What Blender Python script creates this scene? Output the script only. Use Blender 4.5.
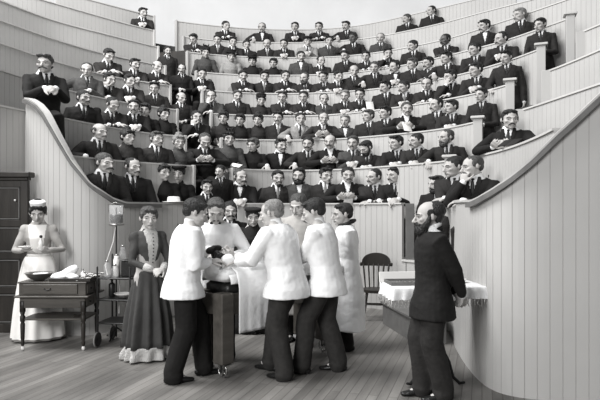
import bpy, bmesh, math, random
from mathutils import Vector, Matrix, noise
for _o in list(bpy.data.objects): bpy.data.objects.remove(_o)
S = bpy.context.scene
COL = S.collection
PI = math.pi
R = math.radians
# ------------------------------------------------------------------ camera
F = 560.0; EYE = 1.62; HZ = 208.0
cd = bpy.data.cameras.new('camera'); cam = bpy.data.objects.new('camera', cd); COL.objects.link(cam)
cam.location = (0, 0, EYE); cam.rotation_euler = (PI/2, 0, 0)
cd.sensor_width = 36; cd.lens = F/600*36; cd.shift_y = (HZ-200)/600
S.camera = cam
# ------------------------------------------------------------------ light
W = bpy.data.worlds.new('sky'); S.world = W; W.use_nodes = True
W.node_tree.nodes['Background'].inputs[0].default_value = (0.96, 0.98, 1.0, 1)
W.node_tree.nodes['Background'].inputs[1].default_value = 0.25
def area(name, loc, tgt, size, sizey, power):
    l = bpy.data.lights.new(name, 'AREA'); l.shape = 'RECTANGLE'; l.size = size; l.size_y = sizey; l.energy = power
    o = bpy.data.objects.new(name, l); COL.objects.link(o); o.location = loc
    o.rotation_euler = (Vector(tgt)-Vector(loc)).to_track_quat('-Z', 'Y').to_euler(); return o
area('skylight', (-6.2, 6.0, 11.5), (2.2, 12.0, 2.0), 7, 6, 3000)
area('front_fill', (-4.8, -3.0, 4.8), (2.0, 9, 2.2), 4, 3, 1030)  # added frontal fill from behind the camera to brighten faces, no window there
S.view_settings.view_transform = 'Standard'; S.view_settings.look = 'None'
S.view_settings.gamma = 1; S.view_settings.use_curve_mapping = False
S.view_settings.exposure = -0.12
# ------------------------------------------------------------------ materials
def mat(name, v, rough=0.8, tint=(1.0, .985, .96), nscale=0, namt=0, bump=0, bscale=60, spec=.3, metal=0, mapping=None):
    m = bpy.data.materials.new(name); m.use_nodes = True
    nt = m.node_tree; b = nt.nodes['Principled BSDF']
    b.inputs['Roughness'].default_value = rough
    b.inputs['Specular IOR Level'].default_value = spec
    b.inputs['Metallic'].default_value = metal
    c = [v*t for t in tint]
    b.inputs['Base Color'].default_value = (*c, 1)
    tc = nt.nodes.new('ShaderNodeTexCoord'); mp = nt.nodes.new('ShaderNodeMapping')
    nt.links.new(tc.outputs['Object'], mp.inputs['Vector'])
    if mapping: mp.inputs['Scale'].default_value = mapping
    if namt:
        n = nt.nodes.new('ShaderNodeTexNoise'); n.inputs['Scale'].default_value = nscale; n.inputs['Detail'].default_value = 4
        nt.links.new(mp.outputs[0], n.inputs['Vector'])
        mr = nt.nodes.new('ShaderNodeMapRange'); mr.inputs[1].default_value = .3; mr.inputs[2].default_value = .7
        mr.inputs[3].default_value = 1-namt; mr.inputs[4].default_value = 1+namt
        nt.links.new(n.outputs['Fac'], mr.inputs[0])
        mx = nt.nodes.new('ShaderNodeVectorMath'); mx.operation = 'SCALE'; mx.inputs[0].default_value = c
        nt.links.new(mr.outputs[0], mx.inputs['Scale']); nt.links.new(mx.outputs[0], b.inputs['Base Color'])
    if bump:
        n = nt.nodes.new('ShaderNodeTexNoise'); n.inputs['Scale'].default_value = bscale; n.inputs['Detail'].default_value = 3
        nt.links.new(mp.outputs[0], n.inputs['Vector'])
        bp = nt.nodes.new('ShaderNodeBump'); bp.inputs['Strength'].default_value = bump; bp.inputs['Distance'].default_value = .02
        nt.links.new(n.outputs['Fac'], bp.inputs['Height']); nt.links.new(bp.outputs[0], b.inputs['Normal'])
    return m
M = {}
M['wall'] = mat('painted_boards', .43, .55, nscale=1.3, namt=.05)
M['groove'] = mat('board_groove', .37, .9)
M['cap'] = mat('rail_paint', .52, .5, nscale=6, namt=.05)
M['plaster'] = mat('plaster', .76, .9, tint=(1,1,1), nscale=.6, namt=.05)
M['riser'] = mat('shade_step_and_post', .05, .6, nscale=4, namt=.2)  # aisle risers coloured dark for the shadow gap; the dark post shares it
M['tierfloor'] = mat('gallery_floor', .10, .8)
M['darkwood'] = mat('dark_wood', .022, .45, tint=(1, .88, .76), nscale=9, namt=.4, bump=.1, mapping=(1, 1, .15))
M['midwood'] = mat('oak', .075, .45, tint=(1, .92, .82), nscale=10, namt=.3, bump=.1, mapping=(.2, 1, 1))
M['boxwood'] = mat('step_wood', .13, .6, nscale=8, namt=.15)
M['skin'] = mat('skin', .42, .6, tint=(1, .97, .94), nscale=14, namt=.05)
M['skin_dark'] = mat('dark_skin', .11, .5)
M['hair_dark'] = mat('dark_hair', .018, .5, nscale=60, namt=.4, bump=.8, bscale=90)
M['hair_mid'] = mat('brown_hair', .06, .5, nscale=60, namt=.4, bump=.8, bscale=90)
M['hair_light'] = mat('fair_hair', .20, .55, nscale=60, namt=.3, bump=.8, bscale=90)
M['suit_black'] = mat('black_wool', .008, .85, tint=(1, .93, .88), nscale=30, namt=.15, bump=.5, bscale=14)
M['suit_dark'] = mat('dark_wool', .018, .85, tint=(1, .94, .9), nscale=30, namt=.2, bump=.5, bscale=14)
M['suit_grey'] = mat('grey_wool', .05, .85, nscale=30, namt=.2, bump=.5, bscale=14)
M['suit_light'] = mat('light_wool', .24, .85, nscale=30, namt=.15, bump=.5, bscale=14)
M['trouser_grey'] = mat('grey_trouser_wool', .024, .85, tint=(1, .95, .9), nscale=20, namt=.2, bump=.6, bscale=9)
M['white'] = mat('white_linen', .76, .8, tint=(1, 1, 1), bump=.5, bscale=11)
M['white_plain'] = mat('white_shirt', .72, .7, tint=(1, 1, 1))
M['nurse_dress'] = mat('pale_stripe_cotton', .36, .85, tint=(1, .97, .93), bump=.5, bscale=12)
M['apron'] = mat('white_apron', .8, .85, tint=(1, .98, .95), bump=.4, bscale=7)
M['tie'] = mat('black_silk', .012, .5)
M['tie_grey'] = mat('grey_silk', .16, .5)
M['leather'] = mat('black_leather', .01, .35, bump=.2)
M['iris'] = mat('dark_eye', .02, .2)
M['eyewhite'] = mat('eye_white', .26, .4)
M['lip'] = mat('lips', .20, .5)
M['metal'] = mat('nickel', .35, .3, metal=.9)
M['iron'] = mat('black_iron', .015, .4)
M['dress_grey'] = mat('grey_striped_dress', .05, .8, nscale=3, namt=.15, bump=.5, bscale=12)
M['lace'] = mat('lace', .50, .9, bump=1, bscale=80)
M['paper'] = mat('paper', .75, .9)
M['straw'] = mat('pale_straw', .6, .8)
M['enamel'] = mat('enamel', .7, .25)
M['brownglass'] = mat('dark_fluid', .012, .1)
M['rubber'] = mat('pale_rubber', .55, .5)
def glass():
    m = bpy.data.materials.new('clear_glass'); m.use_nodes = True; b = m.node_tree.nodes['Principled BSDF']
    b.inputs['Alpha'].default_value = .13; b.inputs['Roughness'].default_value = .05
    b.inputs['Base Color'].default_value = (.9, .9, .9, 1); b.inputs['IOR'].default_value = 1.15; return m
M['glass'] = glass()
def floor_mat():
    m = bpy.data.materials.new('floor_planks'); m.use_nodes = True; nt = m.node_tree; b = nt.nodes['Principled BSDF']
    N = nt.nodes.new; L = nt.links.new
    tc = N('ShaderNodeTexCoord'); mp = N('ShaderNodeMapping'); L(tc.outputs['Object'], mp.inputs['Vector'])
    mp.inputs['Rotation'].default_value = (0, 0, R(18-90))
    br = N('ShaderNodeTexBrick'); L(mp.outputs[0], br.inputs['Vector'])
    br.inputs['Scale'].default_value = 1; br.inputs['Brick Width'].default_value = 3.2; br.inputs['Row Height'].default_value = .085
    br.inputs['Mortar Size'].default_value = .0035; br.inputs['Mortar Smooth'].default_value = .4
    br.inputs['Color1'].default_value = (.165, .159, .15, 1); br.inputs['Color2'].default_value = (.118, .113, .106, 1)
    br.inputs['Mortar'].default_value = (.055, .05, .047, 1)
    n = N('ShaderNodeTexNoise'); n.inputs['Scale'].default_value = 1.1; n.inputs['Detail'].default_value = 6
    mp2 = N('ShaderNodeMapping'); mp2.inputs['Scale'].default_value = (.7, 4, 1); L(mp.outputs[0], mp2.inputs['Vector']); L(mp2.outputs[0], n.inputs['Vector'])
    mr = N('ShaderNodeMapRange'); mr.inputs[1].default_value = .3; mr.inputs[2].default_value = .72; mr.inputs[3].default_value = .6; mr.inputs[4].default_value = 1.6
    L(n.outputs['Fac'], mr.inputs[0])
    n2 = N('ShaderNodeTexNoise'); n2.inputs['Scale'].default_value = 40; n2.inputs['Detail'].default_value = 3; L(mp2.outputs[0], n2.inputs['Vector'])
    mr2 = N('ShaderNodeMapRange'); mr2.inputs[3].default_value = .8; mr2.inputs[4].default_value = 1.2; L(n2.outputs['Fac'], mr2.inputs[0])
    mu = N('ShaderNodeMath'); mu.operation = 'MULTIPLY'; L(mr.outputs[0], mu.inputs[0]); L(mr2.outputs[0], mu.inputs[1])
    sc = N('ShaderNodeVectorMath'); sc.operation = 'SCALE'; L(br.outputs['Color'], sc.inputs[0]); L(mu.outputs[0], sc.inputs['Scale'])
    L(sc.outputs[0], b.inputs['Base Color']); b.inputs['Roughness'].default_value = .55
    bp = N('ShaderNodeBump'); bp.inputs['Strength'].default_value = .3; bp.inputs['Distance'].default_value = .01
    L(br.outputs['Fac'], bp.inputs['Height']); bp.invert = True; L(bp.outputs[0], b.inputs['Normal'])
    return m
M['floor'] = floor_mat()
# ------------------------------------------------------------------ mesh helpers
def link(name, me, parent=None, mats=None, mtx=None):
    o = bpy.data.objects.new(name, me); COL.objects.link(o)
    if parent: o.parent = parent
    if mtx is not None: o.matrix_local = mtx
    if mats:
        if not isinstance(mats, (list, tuple)): mats = [mats]
        while len(me.materials) < len(mats): me.materials.append(mats[len(me.materials)])
        for i, mm in enumerate(mats):
            o.material_slots[i].link = 'OBJECT'; o.material_slots[i].material = mm
    return o
def empty(name, loc=(0, 0, 0), rz=0, scale=1):
    o = bpy.data.objects.new(name, None); COL.objects.link(o); o.empty_display_size = .1
    o.location = loc; o.rotation_euler = (0, 0, rz); o.scale = (scale,)*3; return o
def tag(o, label, cat, group=None):
    o['label'] = label; o['category'] = cat
    if group: o['group'] = group
    return o
class G:
    """vertex/face collector"""
    def __init__(s): s.v = []; s.f = []; s.m = []
    def add(s, v, f, m=0):
        k = len(s.v); s.v += [tuple(p) for p in v]; s.f += [[i+k for i in q] for q in f]; s.m += [m]*len(f)
    def xf(s, mt):
        s.v = [tuple(mt @ Vector(p)) for p in s.v]; return s
    def join(s, o, mt=None):
        s.add([mt @ Vector(p) for p in o.v] if mt else o.v, o.f); return s
    def box(s, c, d, rz=0, m=0, bev=0):
        x, y, z = d[0]/2, d[1]/2, d[2]/2; c = Vector(c); rt = Matrix.Rotation(rz, 3, 'Z')
        if bev <= 0:
            v = [c+rt @ Vector((a*x, b*y, e*z)) for e in (-1, 1) for b in (-1, 1) for a in (-1, 1)]
            s.add(v, [(0, 2, 3, 1), (4, 5, 7, 6), (0, 1, 5, 4), (2, 6, 7, 3), (0, 4, 6, 2), (1, 3, 7, 5)], m)
        else:
            prof = [(-z, bev), (-z+bev, 0), (z-bev, 0), (z, bev)]
            rings = []
            for zz, ins in prof:
                a, b = x-ins, y-ins; e = bev
                rings.append([c+rt @ Vector((p, q, zz)) for p, q in ((-a+e, -b), (a-e, -b), (a, -b+e), (a, b-e), (a-e, b), (-a+e, b), (-a, b-e), (-a, -b+e))])
            s.rings(rings, m)
        return s
    def rings(s, rings, m=0, cap=True):
        n = len(rings[0]); v = [p for r in rings for p in r]; f = []
        for i in range(len(rings)-1):
            for j in range(n):
                k = (j+1) % n; f.append((i*n+j, i*n+k, (i+1)*n+k, (i+1)*n+j))
        if cap: f.append(tuple(range(n))[::-1]); f.append(tuple(range((len(rings)-1)*n, len(rings)*n)))
        s.add(v, f, m); return s
    def ell(s, c, r, rot=None, n=16, m=0):
        c = Vector(c); rings = []
        if not hasattr(r, '__len__'): r = (r, r, r)
        K = max(6, n*2//3)
        for i in range(1, K):
            t = -PI/2+PI*i/K; ring = []
            for j in range(n):
                a = 2*PI*j/n; p = Vector((r[0]*math.cos(t)*math.cos(a), r[1]*math.cos(t)*math.sin(a), r[2]*math.sin(t)))
                ring.append(c+(rot @ p if rot else p))
            rings.append(ring)
        s.rings(rings, m); return s
    def tube(s, pts, rad, n=12, ref=None, cap=True, m=0, round_=True):
        pts = [Vector(p) for p in pts]; rad = [(r, r) if not hasattr(r, '__len__') else r for r in rad]
        if round_:
            a = (pts[0]-pts[1]).normalized(); b = (pts[-1]-pts[-2]).normalized()
            ra = min(rad[0]); rb = min(rad[-1]); p0, r0, p1, r1 = pts[0], rad[0], pts[-1], rad[-1]
            pts = [p0+a*ra*.95, p0+a*ra*.7]+pts+[p1+b*rb*.7, p1+b*rb*.95]
            rad = [(r0[0]*.3, r0[1]*.3), (r0[0]*.72, r0[1]*.72)]+rad+[(r1[0]*.72, r1[1]*.72), (r1[0]*.3, r1[1]*.3)]
        rings = []; up = Vector(ref) if ref else None
        prev = None
        for i, p in enumerate(pts):
            t = (pts[min(i+1, len(pts)-1)]-pts[max(i-1, 0)]).normalized()
            if up is None:
                if prev is None:
                    q = Vector((0, 0, 1)) if abs(t.z) < .9 else Vector((0, 1, 0))
                    fr = (q-t*q.dot(t)).normalized()
                else: fr = (prev-t*prev.dot(t)).normalized()
                prev = fr
            else: fr = (up-t*up.dot(t)).normalized()
            sd = t.cross(fr)
            rings.append([p+sd*rad[i][0]*math.cos(2*PI*j/n)+fr*rad[i][1]*math.sin(2*PI*j/n) for j in range(n)])
        s.rings(rings, m, cap); return s
    def lathe(s, c, prof, n=20, m=0):
        c = Vector(c); s.rings([[c+Vector((max(r, .0005)*math.cos(2*PI*j/n), max(r, .0005)*math.sin(2*PI*j/n), z)) for j in range(n)] for r, z in prof], m); return s
    def mesh(s, name, smooth=False):
        me = bpy.data.meshes.new(name); me.from_pydata(s.v, [], s.f)
        me.polygons.foreach_set('material_index', s.m)
        bm = bmesh.new(); bm.from_mesh(me); bmesh.ops.recalc_face_normals(bm, faces=bm.faces); bm.to_mesh(me); bm.free()
        if smooth: me.polygons.foreach_set('use_smooth', [True]*len(me.polygons))
        me.update(); return me
    def build(s, name, mats, parent=None, smooth=False, mtx=None):
        return link(name, s.mesh(name, smooth), parent, mats, mtx)
def smooth_by_angle(me, ang=35):
    me.polygons.foreach_set('use_smooth', [True]*len(me.polygons))
    bm = bmesh.new(); bm.from_mesh(me)
    for e in bm.edges:
        if len(e.link_faces) == 2 and e.calc_face_angle(0) > R(ang): e.smooth = False
    bm.to_mesh(me); bm.free()
def remesh(g, voxel, it=2, name='part', disp=None):
    me = g.mesh('tmp'); o = bpy.data.objects.new('tmp', me); COL.objects.link(o)
    md = o.modifiers.new('r', 'REMESH'); md.mode = 'VOXEL'; md.voxel_size = voxel
    if it: sm = o.modifiers.new('s', 'SMOOTH'); sm.iterations = it; sm.factor = .5
    dg = bpy.context.evaluated_depsgraph_get(); dg.update()
    nm = bpy.data.meshes.new_from_object(o.evaluated_get(dg)); nm.name = name
    bpy.data.objects.remove(o); bpy.data.meshes.remove(me)
    if disp:
        for v in nm.vertices: v.co = disp(v.co)
    nm.polygons.foreach_set('use_smooth', [True]*len(nm.polygons))
    nm.materials.clear(); nm.update(); return nm
# ------------------------------------------------------------------ plan curves of the tiers
def unproj(x, y, H):
    v = HZ-y; Y = F*(H-EYE)/v; return Vector(((x-300)*Y/F, Y))
def resample(p, step):
    out = [p[0].copy()]; d = 0
    for a, b in zip(p, p[1:]):
        L = (b-a).length
        if L < 1e-6: continue
        t = step-d
        while t <= L: out.append(a+(b-a)*(t/L)); t += step
        d = (L-(t-step))
    return out
def smoothline(p, step=.1, sig=4, ext=0):
    p = resample(p, step)
    if ext:
        k = min(8, len(p)-1); a = (p[0]-p[k]).normalized(); b = (p[-1]-p[-1-k]).normalized()
        n = int(ext/step); p = [p[0]+a*step*i for i in range(n, 0, -1)]+p+[p[-1]+b*step*i for i in range(1, n+1)]
    n = len(p); out = []
    for i in range(n):
        w = 0; q = Vector((0, 0)); r = min(3*sig, i, n-1-i)
        for j in range(i-r, i+r+1):
            g = math.exp(-.5*((j-i)/sig)**2); w += g; q += p[j]*g
        out.append(q/w)
    return resample(out, step)
def normals(p):
    o = []
    for i in range(len(p)):
        t = (p[min(i+1, len(p)-1)]-p[max(i-1, 0)]).normalized(); o.append(Vector((t.y, -t.x)))   # towards the pit
    return o
def offset(p, d):      # positive d = away from the pit
    nn = normals(p); return [a-n*d for a, n in zip(p, nn)]
def hit(p, px, last=False):
    """index (float) where the sight line of column px crosses the polyline"""
    k = (px-300)/F; res = []
    for i in range(len(p)-1):
        a = p[i].x-k*p[i].y; b = p[i+1].x-k*p[i+1].y
        if a*b <= 0 and a != b: res.append(i+a/(a-b))
    if not res: return min(range(len(p)), key=lambda i: abs(p[i].x/p[i].y-k))
    return res[-1] if last else res[0]
def at(p, i):
    j = int(i); j = max(0, min(j, len(p)-2)); return p[j].lerp(p[j+1], i-j)
HK = [1.68]+[1.64+.658*k for k in range(1, 9)]
FL = [.86]+[HK[k]-.72 for k in range(1, 9)]
VP = {1: [(72,51),(100,48),(128,45),(170,43),(193,41),(232,38),(300,36.5),(342,37.5),(375,40),(407,42.5),(440,44.5),(485,52),(512,59),(537,69),(557,79)],
 2: [(47,92),(70,88),(91,83),(150,73),(185,71),(221,68),(300,67),(342,68),(382,72),(407,74),(440,77),(472,84),(525,97),(555,108),(600,123)],
 3: [(0,137),(25,129),(61,118),(91,111),(150,100),(177,98),(211,93),(300,91),(337,92.5),(375,97),(412,102),(460,110),(489,116),(504,121),(556,138),(600,157)],
 4: [(0,164),(37,151),(110,130),(170,122),(202,117),(250,114),(300,113.5),(367,117),(417,124),(456,131),(515,148),(535,156),(590,178),(600,183)],
 5: [(0,187),(50,169),(100,154),(165,141),(196,135),(250,132),(300,132),(350,134),(400,141),(433,148),(460,155),(510,167),(532,176),(564,187)],
 6: [(0,207),(50,187),(100,175),(157,160),(187,155),(233,151),(300,149.5),(337,150.5),(375,154),(412,161),(450,168.5),(475,177),(500,185),(525,193),(565,207)],
 7: [(45,207),(100,191),(136,181),(153,177),(183,170),(233,165.5),(300,164.5),(337,166),(375,170),(400,175),(425,180),(450,186),(485,196),(525,206)],
 8: [(100,205),(153,191),(176,186),(212,182),(250,178.5),(300,177.5),(337,179),(362,182),(387,187),(412,193),(450,202),(475,208)]}
C = {}
for k, l in VP.items():
    C[k] = smoothline([unproj(x, HZ-v, HK[k]) for x, v in l], .1, 5, 1.2 if k > 1 else 0)
# pit wall, with its height profile
P0 = [(-3.78,7.72),(-3.52,7.45),(-3.2,7.2),(-2.9,7.1),(-2.62,7.12),(-2.38,7.38),(-2.2,7.8),(-2.0,8.3),(-1.6,8.8),(-1.1,9.18),(-.5,9.4),(.3,9.4),(.9,9.2),(1.3,8.95),(1.6,8.6),
      (1.9,8.2),(2.0,7.7),(1.9,7.0),(1.8,6.5),(1.72,5.9),(1.68,5.4),(1.68,5.07),(1.76,4.84),(1.98,4.73),(2.45,4.62),(3.2,4.5),(4.2,4.4)]
C[0] = smoothline([Vector(p) for p in P0], .05, 2)
RIM = [(20,98),(30,100),(38,105),(45,113),(60,140),(72,161),(90,184),(112,199),(125,203.5),(150,205)]
RIMR = [(465,204),(472,202.5),(480,199),(495,190),(510,179),(532,160),(557,135),(575,119),(595,100),(640,60)]
def interp(tab, x):
    if x <= tab[0][0]: return tab[0][1]
    for (a, b), (c, d) in zip(tab, tab[1:]):
        if x <= c: return b+(d-b)*(x-a)/(c-a)
    return tab[-1][1]
def pit_h(p):
    px = 300+F*p.x/p.y
    if p.x < -1.9: y = interp(RIM, px); return max(1.68, EYE+(HZ-y)*p.y/F)
    if p.x > 1.5 and p.y < 6: y = interp(RIMR, px); return min(3.2, max(1.68, EYE+(HZ-y)*p.y/F))
    return 1.68
def beaded(name, pts, zb, zt, thick=.05, board=.1, top=None):
    """tongue-and-groove boarding along a plan polyline; zt number or function of the point"""
    p = pts; L = 0; cum = [0]
    for a, b in zip(p, p[1:]): L += (b-a).length; cum.append(L)
    def ev(s):
        s = max(0, min(L, s)); i = 0
        lo, hi = 0, len(cum)-1
        while hi-lo > 1:
            m = (lo+hi)//2
            if cum[m] <= s: lo = m
            else: hi = m
        t = (s-cum[lo])/max(1e-9, cum[hi]-cum[lo]); q = p[lo].lerp(p[hi], t)
        a = p[max(lo-1, 0)]; b = p[min(hi+1, len(p)-1)]; tt = (b-a).normalized(); return q, Vector((tt.y, -tt.x))
    cols = [(0, 0, 0)]; n = max(1, round(L/board)); bd = L/n
    for i in range(1, n): cols += [(i*bd-.0035, 0, 0), (i*bd-.0015, -.004, 1), (i*bd+.0015, -.004, 1), (i*bd+.0035, 0, 1)]
    for i in range(n): cols.append((i*bd+bd/2, 0, 0))
    cols.append((L, 0, 0)); cols.sort()
    g = G(); v = []
    for s, dd, _ in cols:
        q, nn = ev(s); a = q+nn*dd; b = q-nn*thick; z = zt(q) if callable(zt) else zt
        v += [(a.x, a.y, zb), (a.x, a.y, z), (b.x, b.y, z), (b.x, b.y, zb)]
    f = []; mi = []
    for i in range(len(cols)-1):
        k = i*4
        f += [(k, k+4, k+5, k+1), (k+1, k+5, k+6, k+2), (k+2, k+6, k+7, k+3), (k+3, k+7, k+4, k)]
        mi += [1 if cols[i+1][1] < 0 or cols[i][1] < 0 else 0, 0, 0, 0]
    k = (len(cols)-1)*4; f += [(0, 1, 2, 3), (k+3, k+2, k+1, k)]; mi += [0, 0]
    g.v = v; g.f = f; g.m = mi
    o = g.build(name, [M['wall'], M['groove']]); o['kind'] = 'structure'; return o
def strip(pts, d0, d1, z0, z1, g=None, dz=None):
    """solid band between offsets d0..d1 and heights z0..z1 (callable z allowed)"""
    a = offset(pts, d0); b = offset(pts, d1); g = g or G(); rings = []
    for i, q in enumerate(pts):
        l = z0(q) if callable(z0) else z0; h = z1(q) if callable(z1) else z1
        rings.append([Vector((a[i].x, a[i].y, l)), Vector((b[i].x, b[i].y, l)), Vector((b[i].x, b[i].y, h)), Vector((a[i].x, a[i].y, h))])
    g.rings(rings); return g
def seg(p, i0, i1):
    i0 = max(0, i0); i1 = min(len(p)-1, i1)
    return [at(p, i0)]+[p[j] for j in range(int(i0)+1, int(math.ceil(i1)))]+[at(p, i1)]
TR = [0]
def structure(g, name, mt, smooth=False):
    o = g.build(name, mt); o['kind'] = 'structure'; return o
def trim(g, mt=None):
    TR[0] += 1; return structure(g, 'trim_%d' % TR[0], mt or M['cap'])
# ------------------------------------------------------------------ setting
g = G(); g.box((0, 6, -.05), (18, 20, .1)); structure(g, 'floor', M['floor'])
LEFT_END = {1: 193, 2: 185, 3: 177, 4: 170, 5: 165, 6: 158, 7: 154, 8: 154}
MID = {1: (232, 450), 2: (221, 478), 3: (211, 510), 4: (202, 541), 5: (196, 570), 6: (187, 640), 7: (183, 640), 8: (176, 640)}
RIGHT = {1: 480, 2: 521, 3: 547, 4: 581, 5: 606}
def newel(pos, ang, z0, z1, w=.13, d=.11, cap=True, mt=None):
    g = G(); g.box((pos.x, pos.y, (z0+z1)/2), (w, d, z1-z0), ang, bev=.006); trim(g, mt or M['wall'])
    if cap:
        g = G(); g.box((pos.x, pos.y, z1+.02), (w+.07, d+.07, .04), ang, bev=.008); trim(g)
for k in range(1, 9):
    c = C[k]; h = HK[k]; zb = FL[k-1]-.06; n = len(c)-1
    iL = hit(c, LEFT_END[k]); iA = hit(c, MID[k][0]); iB = hit(c, MID[k][1], k > 2) if MID[k][1] < 620 else n
    secs = [(0, iL, 'wall_left'), (iA, iB, 'wall_back')]
    gaps = [(iL, iA)]
    if k in RIGHT and k != 5:
        iR = hit(c, RIGHT[k], True); secs.append((iR, n, 'wall_right')); gaps.append((iB, iR))
    elif k == 5: gaps.append((iB, n))
    for a, b, nm in secs:
        if b-a < 2: continue
        s_ = seg(c, a, b)
        zt = h
        beaded(nm, s_, zb, zt)
        trim(strip(s_, -.018, .12, h, h+.022))
    for a, b in gaps:
        s_ = seg(c, a, b)
        if len(s_) < 3: continue
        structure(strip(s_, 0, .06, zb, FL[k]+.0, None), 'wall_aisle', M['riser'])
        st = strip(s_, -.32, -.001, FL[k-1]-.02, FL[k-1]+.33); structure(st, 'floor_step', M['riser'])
    # tier floor and fixed seat step
    if k < 8:
        g = strip(c, .05, .95, FL[k]-.08, FL[k]); structure(g, 'floor_tier', M['tierfloor'])
        for a, b, nm in secs:
            if b-a > 3: structure(strip(seg(c, a, b), .44, .80, FL[k]+.001, FL[k]+.42), 'floor_seat', M['boxwood'])
    # newels
    nn = normals(c)
    def ang(i): q = nn[int(min(max(i, 0), n))]; return math.atan2(q.y, q.x)+PI/2
    p = at(c, iL); newel(p, ang(iL), zb, h+.03, .05, .09, False)
    p = at(c, iA); newel(p, ang(iA), zb, h+.03, .05, .11, False)
    if MID[k][1] < 620: p = at(c, iB); newel(p, ang(iB)*.3, zb, h+.05, .14, .16)
    if k in (2, 3, 4): p = at(c, iR); newel(p, ang(iR)*.3, zb, h+.02, .15, .14, False)
    if k == 8:
        structure(strip(c, .05, 1.2, FL[7]+.4, FL[7]+.5), 'floor_tier', M['tierfloor'])
# row 0
c = C[0]; n = len(c)-1
i1 = hit(c, 188); i2 = hit(c, 238); iA = hit(c, 402)
iB = max(range(len(c)), key=lambda i: (c[i].x if 7.2 < c[i].y < 8.4 else -9))+4
for a, b, nm in ((0, i1, 'wall_left'), (i2, iA, 'wall_back'), (iB, n, 'wall_right')):
    s_ = seg(c, a, b); beaded(nm, s_, 0, pit_h)
    trim(strip(s_, -.022, .075, pit_h, lambda q: pit_h(q)+.022), M['wall'] if nm != 'wall_back' else None)
    if nm != 'wall_back':
        sub = [q for q in s_ if (q.x < -2.05 or (q.x > 1.66 and q.y < 5.6))]
        if len(sub) > 4: trim(strip(sub, -.05, -.002, lambda q: pit_h(q)-.055, lambda q: pit_h(q)-.005), M['boxwood'])
for a, b in ((i1, i2), (iA, iB)):
    s_ = seg(c, a, b); structure(strip(s_, 0, .06, 0, .80), 'wall_aisle', M['wall']); trim(strip(s_, -.02, .1, .80, .83))
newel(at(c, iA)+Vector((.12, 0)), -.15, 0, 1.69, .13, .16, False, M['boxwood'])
newel(at(c, iB)+Vector((.02, .0)), .1, 0, 1.69, .10, .12, False)
structure(strip(c, .05, 1.05, FL[0]-.08, FL[0]), 'floor_tier', M['tierfloor'])
structure(strip(seg(c, i2, iA), .44, .80, FL[0]+.001, FL[0]+.42), 'floor_seat', M['boxwood'])
structure(strip(seg(c, 30, i1), .44, .80, FL[0]+.001, FL[0]+.42), 'floor_seat', M['boxwood'])
# left end wall below the third tier rail
lw = [Vector(p) for p in ((-5.0, 3.0), (-4.85, 6.0), (-4.62, 7.4), (-4.46, 8.1))]
lw += [q for q in C[3] if 8.15 < q.y < 9.3 and q.x < -3.4]
lw = smoothline(lw, .1, 2); lw = offset(lw, .02)
beaded('wall_left', lw, 0, HK[3]-.02)
g = strip([Vector((-3.8, 7.74)), Vector((-4.0, 8.2)), Vector((-4.3, 8.9))][::-1], 0, .05, 0, 2.9); structure(g, 'wall_return', M['wall'])
# upper back plaster wall
bw = [(-11.5, 5), (-11.2, 12), (-9.5, 17), (-5.5, 20), (0, 21), (5.5, 20), (9.5, 17), (11.2, 12), (11.5, 5)]
bw = smoothline([Vector(p) for p in bw], .3, 4)
structure(strip(bw, 0, .2, 0, 11.5), 'wall_back', M['plaster'])
# dark panelled cupboard door at the left
g = G(); cx = -4.05; fy = 7.30
dr = empty('door_1', (cx, fy, 0)); dr['kind'] = 'structure'
def panels(parent):
    g = G(); g.box((-.02, .03, 1.0), (.98, .05, 2.0)); g.build('door_leaf', M['darkwood'], parent)
    g = G()
    for x in (-.50, .47): g.box((x, -.01, 1.0), (.1, .06, 2.0), bev=.005)
    g.box((-.02, -.01, .06), (.9, .05, .12), bev=.004); g.box((-.02, -.01, 1.94), (.9, .05, .1), bev=.004)
    for z in (.55, 1.0, 1.42): g.box((-.02, -.008, z), (.9, .045, .09), bev=.004)
    g.build('door_frame', M['darkwood'], parent)
    for z0, z1 in ((.14, .49), (.61, .94), (1.06, 1.36), (1.48, 1.88)):
        g = G(); g.box((-.02, -.005, (z0+z1)/2), (.86, .03, z1-z0), bev=.012); g.build('door_panel', M['darkwood'], parent)
        g = G(); w = .85
        g.box((-.02, -.022, z1), (w, .012, .012)); g.box((-.02, -.022, z0), (w, .012, .012)); g.box((.40, -.022, (z0+z1)/2), (.012, .012, z1-z0))
        g.build('panel_moulding', M['boxwood'], parent)
    g = G(); g.box((0, -.02, 2.05), (1.14, .16, .07), bev=.01); g.box((0, -.01, 2.0), (1.06, .1, .05), bev=.01); g.build('cornice', M['darkwood'], parent)
    g = G(); g.ell((.36, -.05, 1.72), .014); g.build('door_knob', M['enamel'], parent, True)
panels(dr)
if 0: g = G(); g.box((-4.1, 7.62, 2.2), (.9, .4, .34), bev=.01); 
# dark board put in for the dark opening at the head of the left aisle and dark post upper right
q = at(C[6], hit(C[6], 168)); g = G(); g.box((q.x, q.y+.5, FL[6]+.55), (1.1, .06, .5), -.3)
o = g.build('dark_board', M['darkwood']); tag(o, 'dark board put in for the dark opening at the top of the left aisle', 'board')
q = unproj(597, 30, HK[4]+.3); structure(G().box((q.x*1.14, q.y*1.14, 5.6), (.22, .22, 3.2), .5), 'trim_post', M['riser'])
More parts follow.
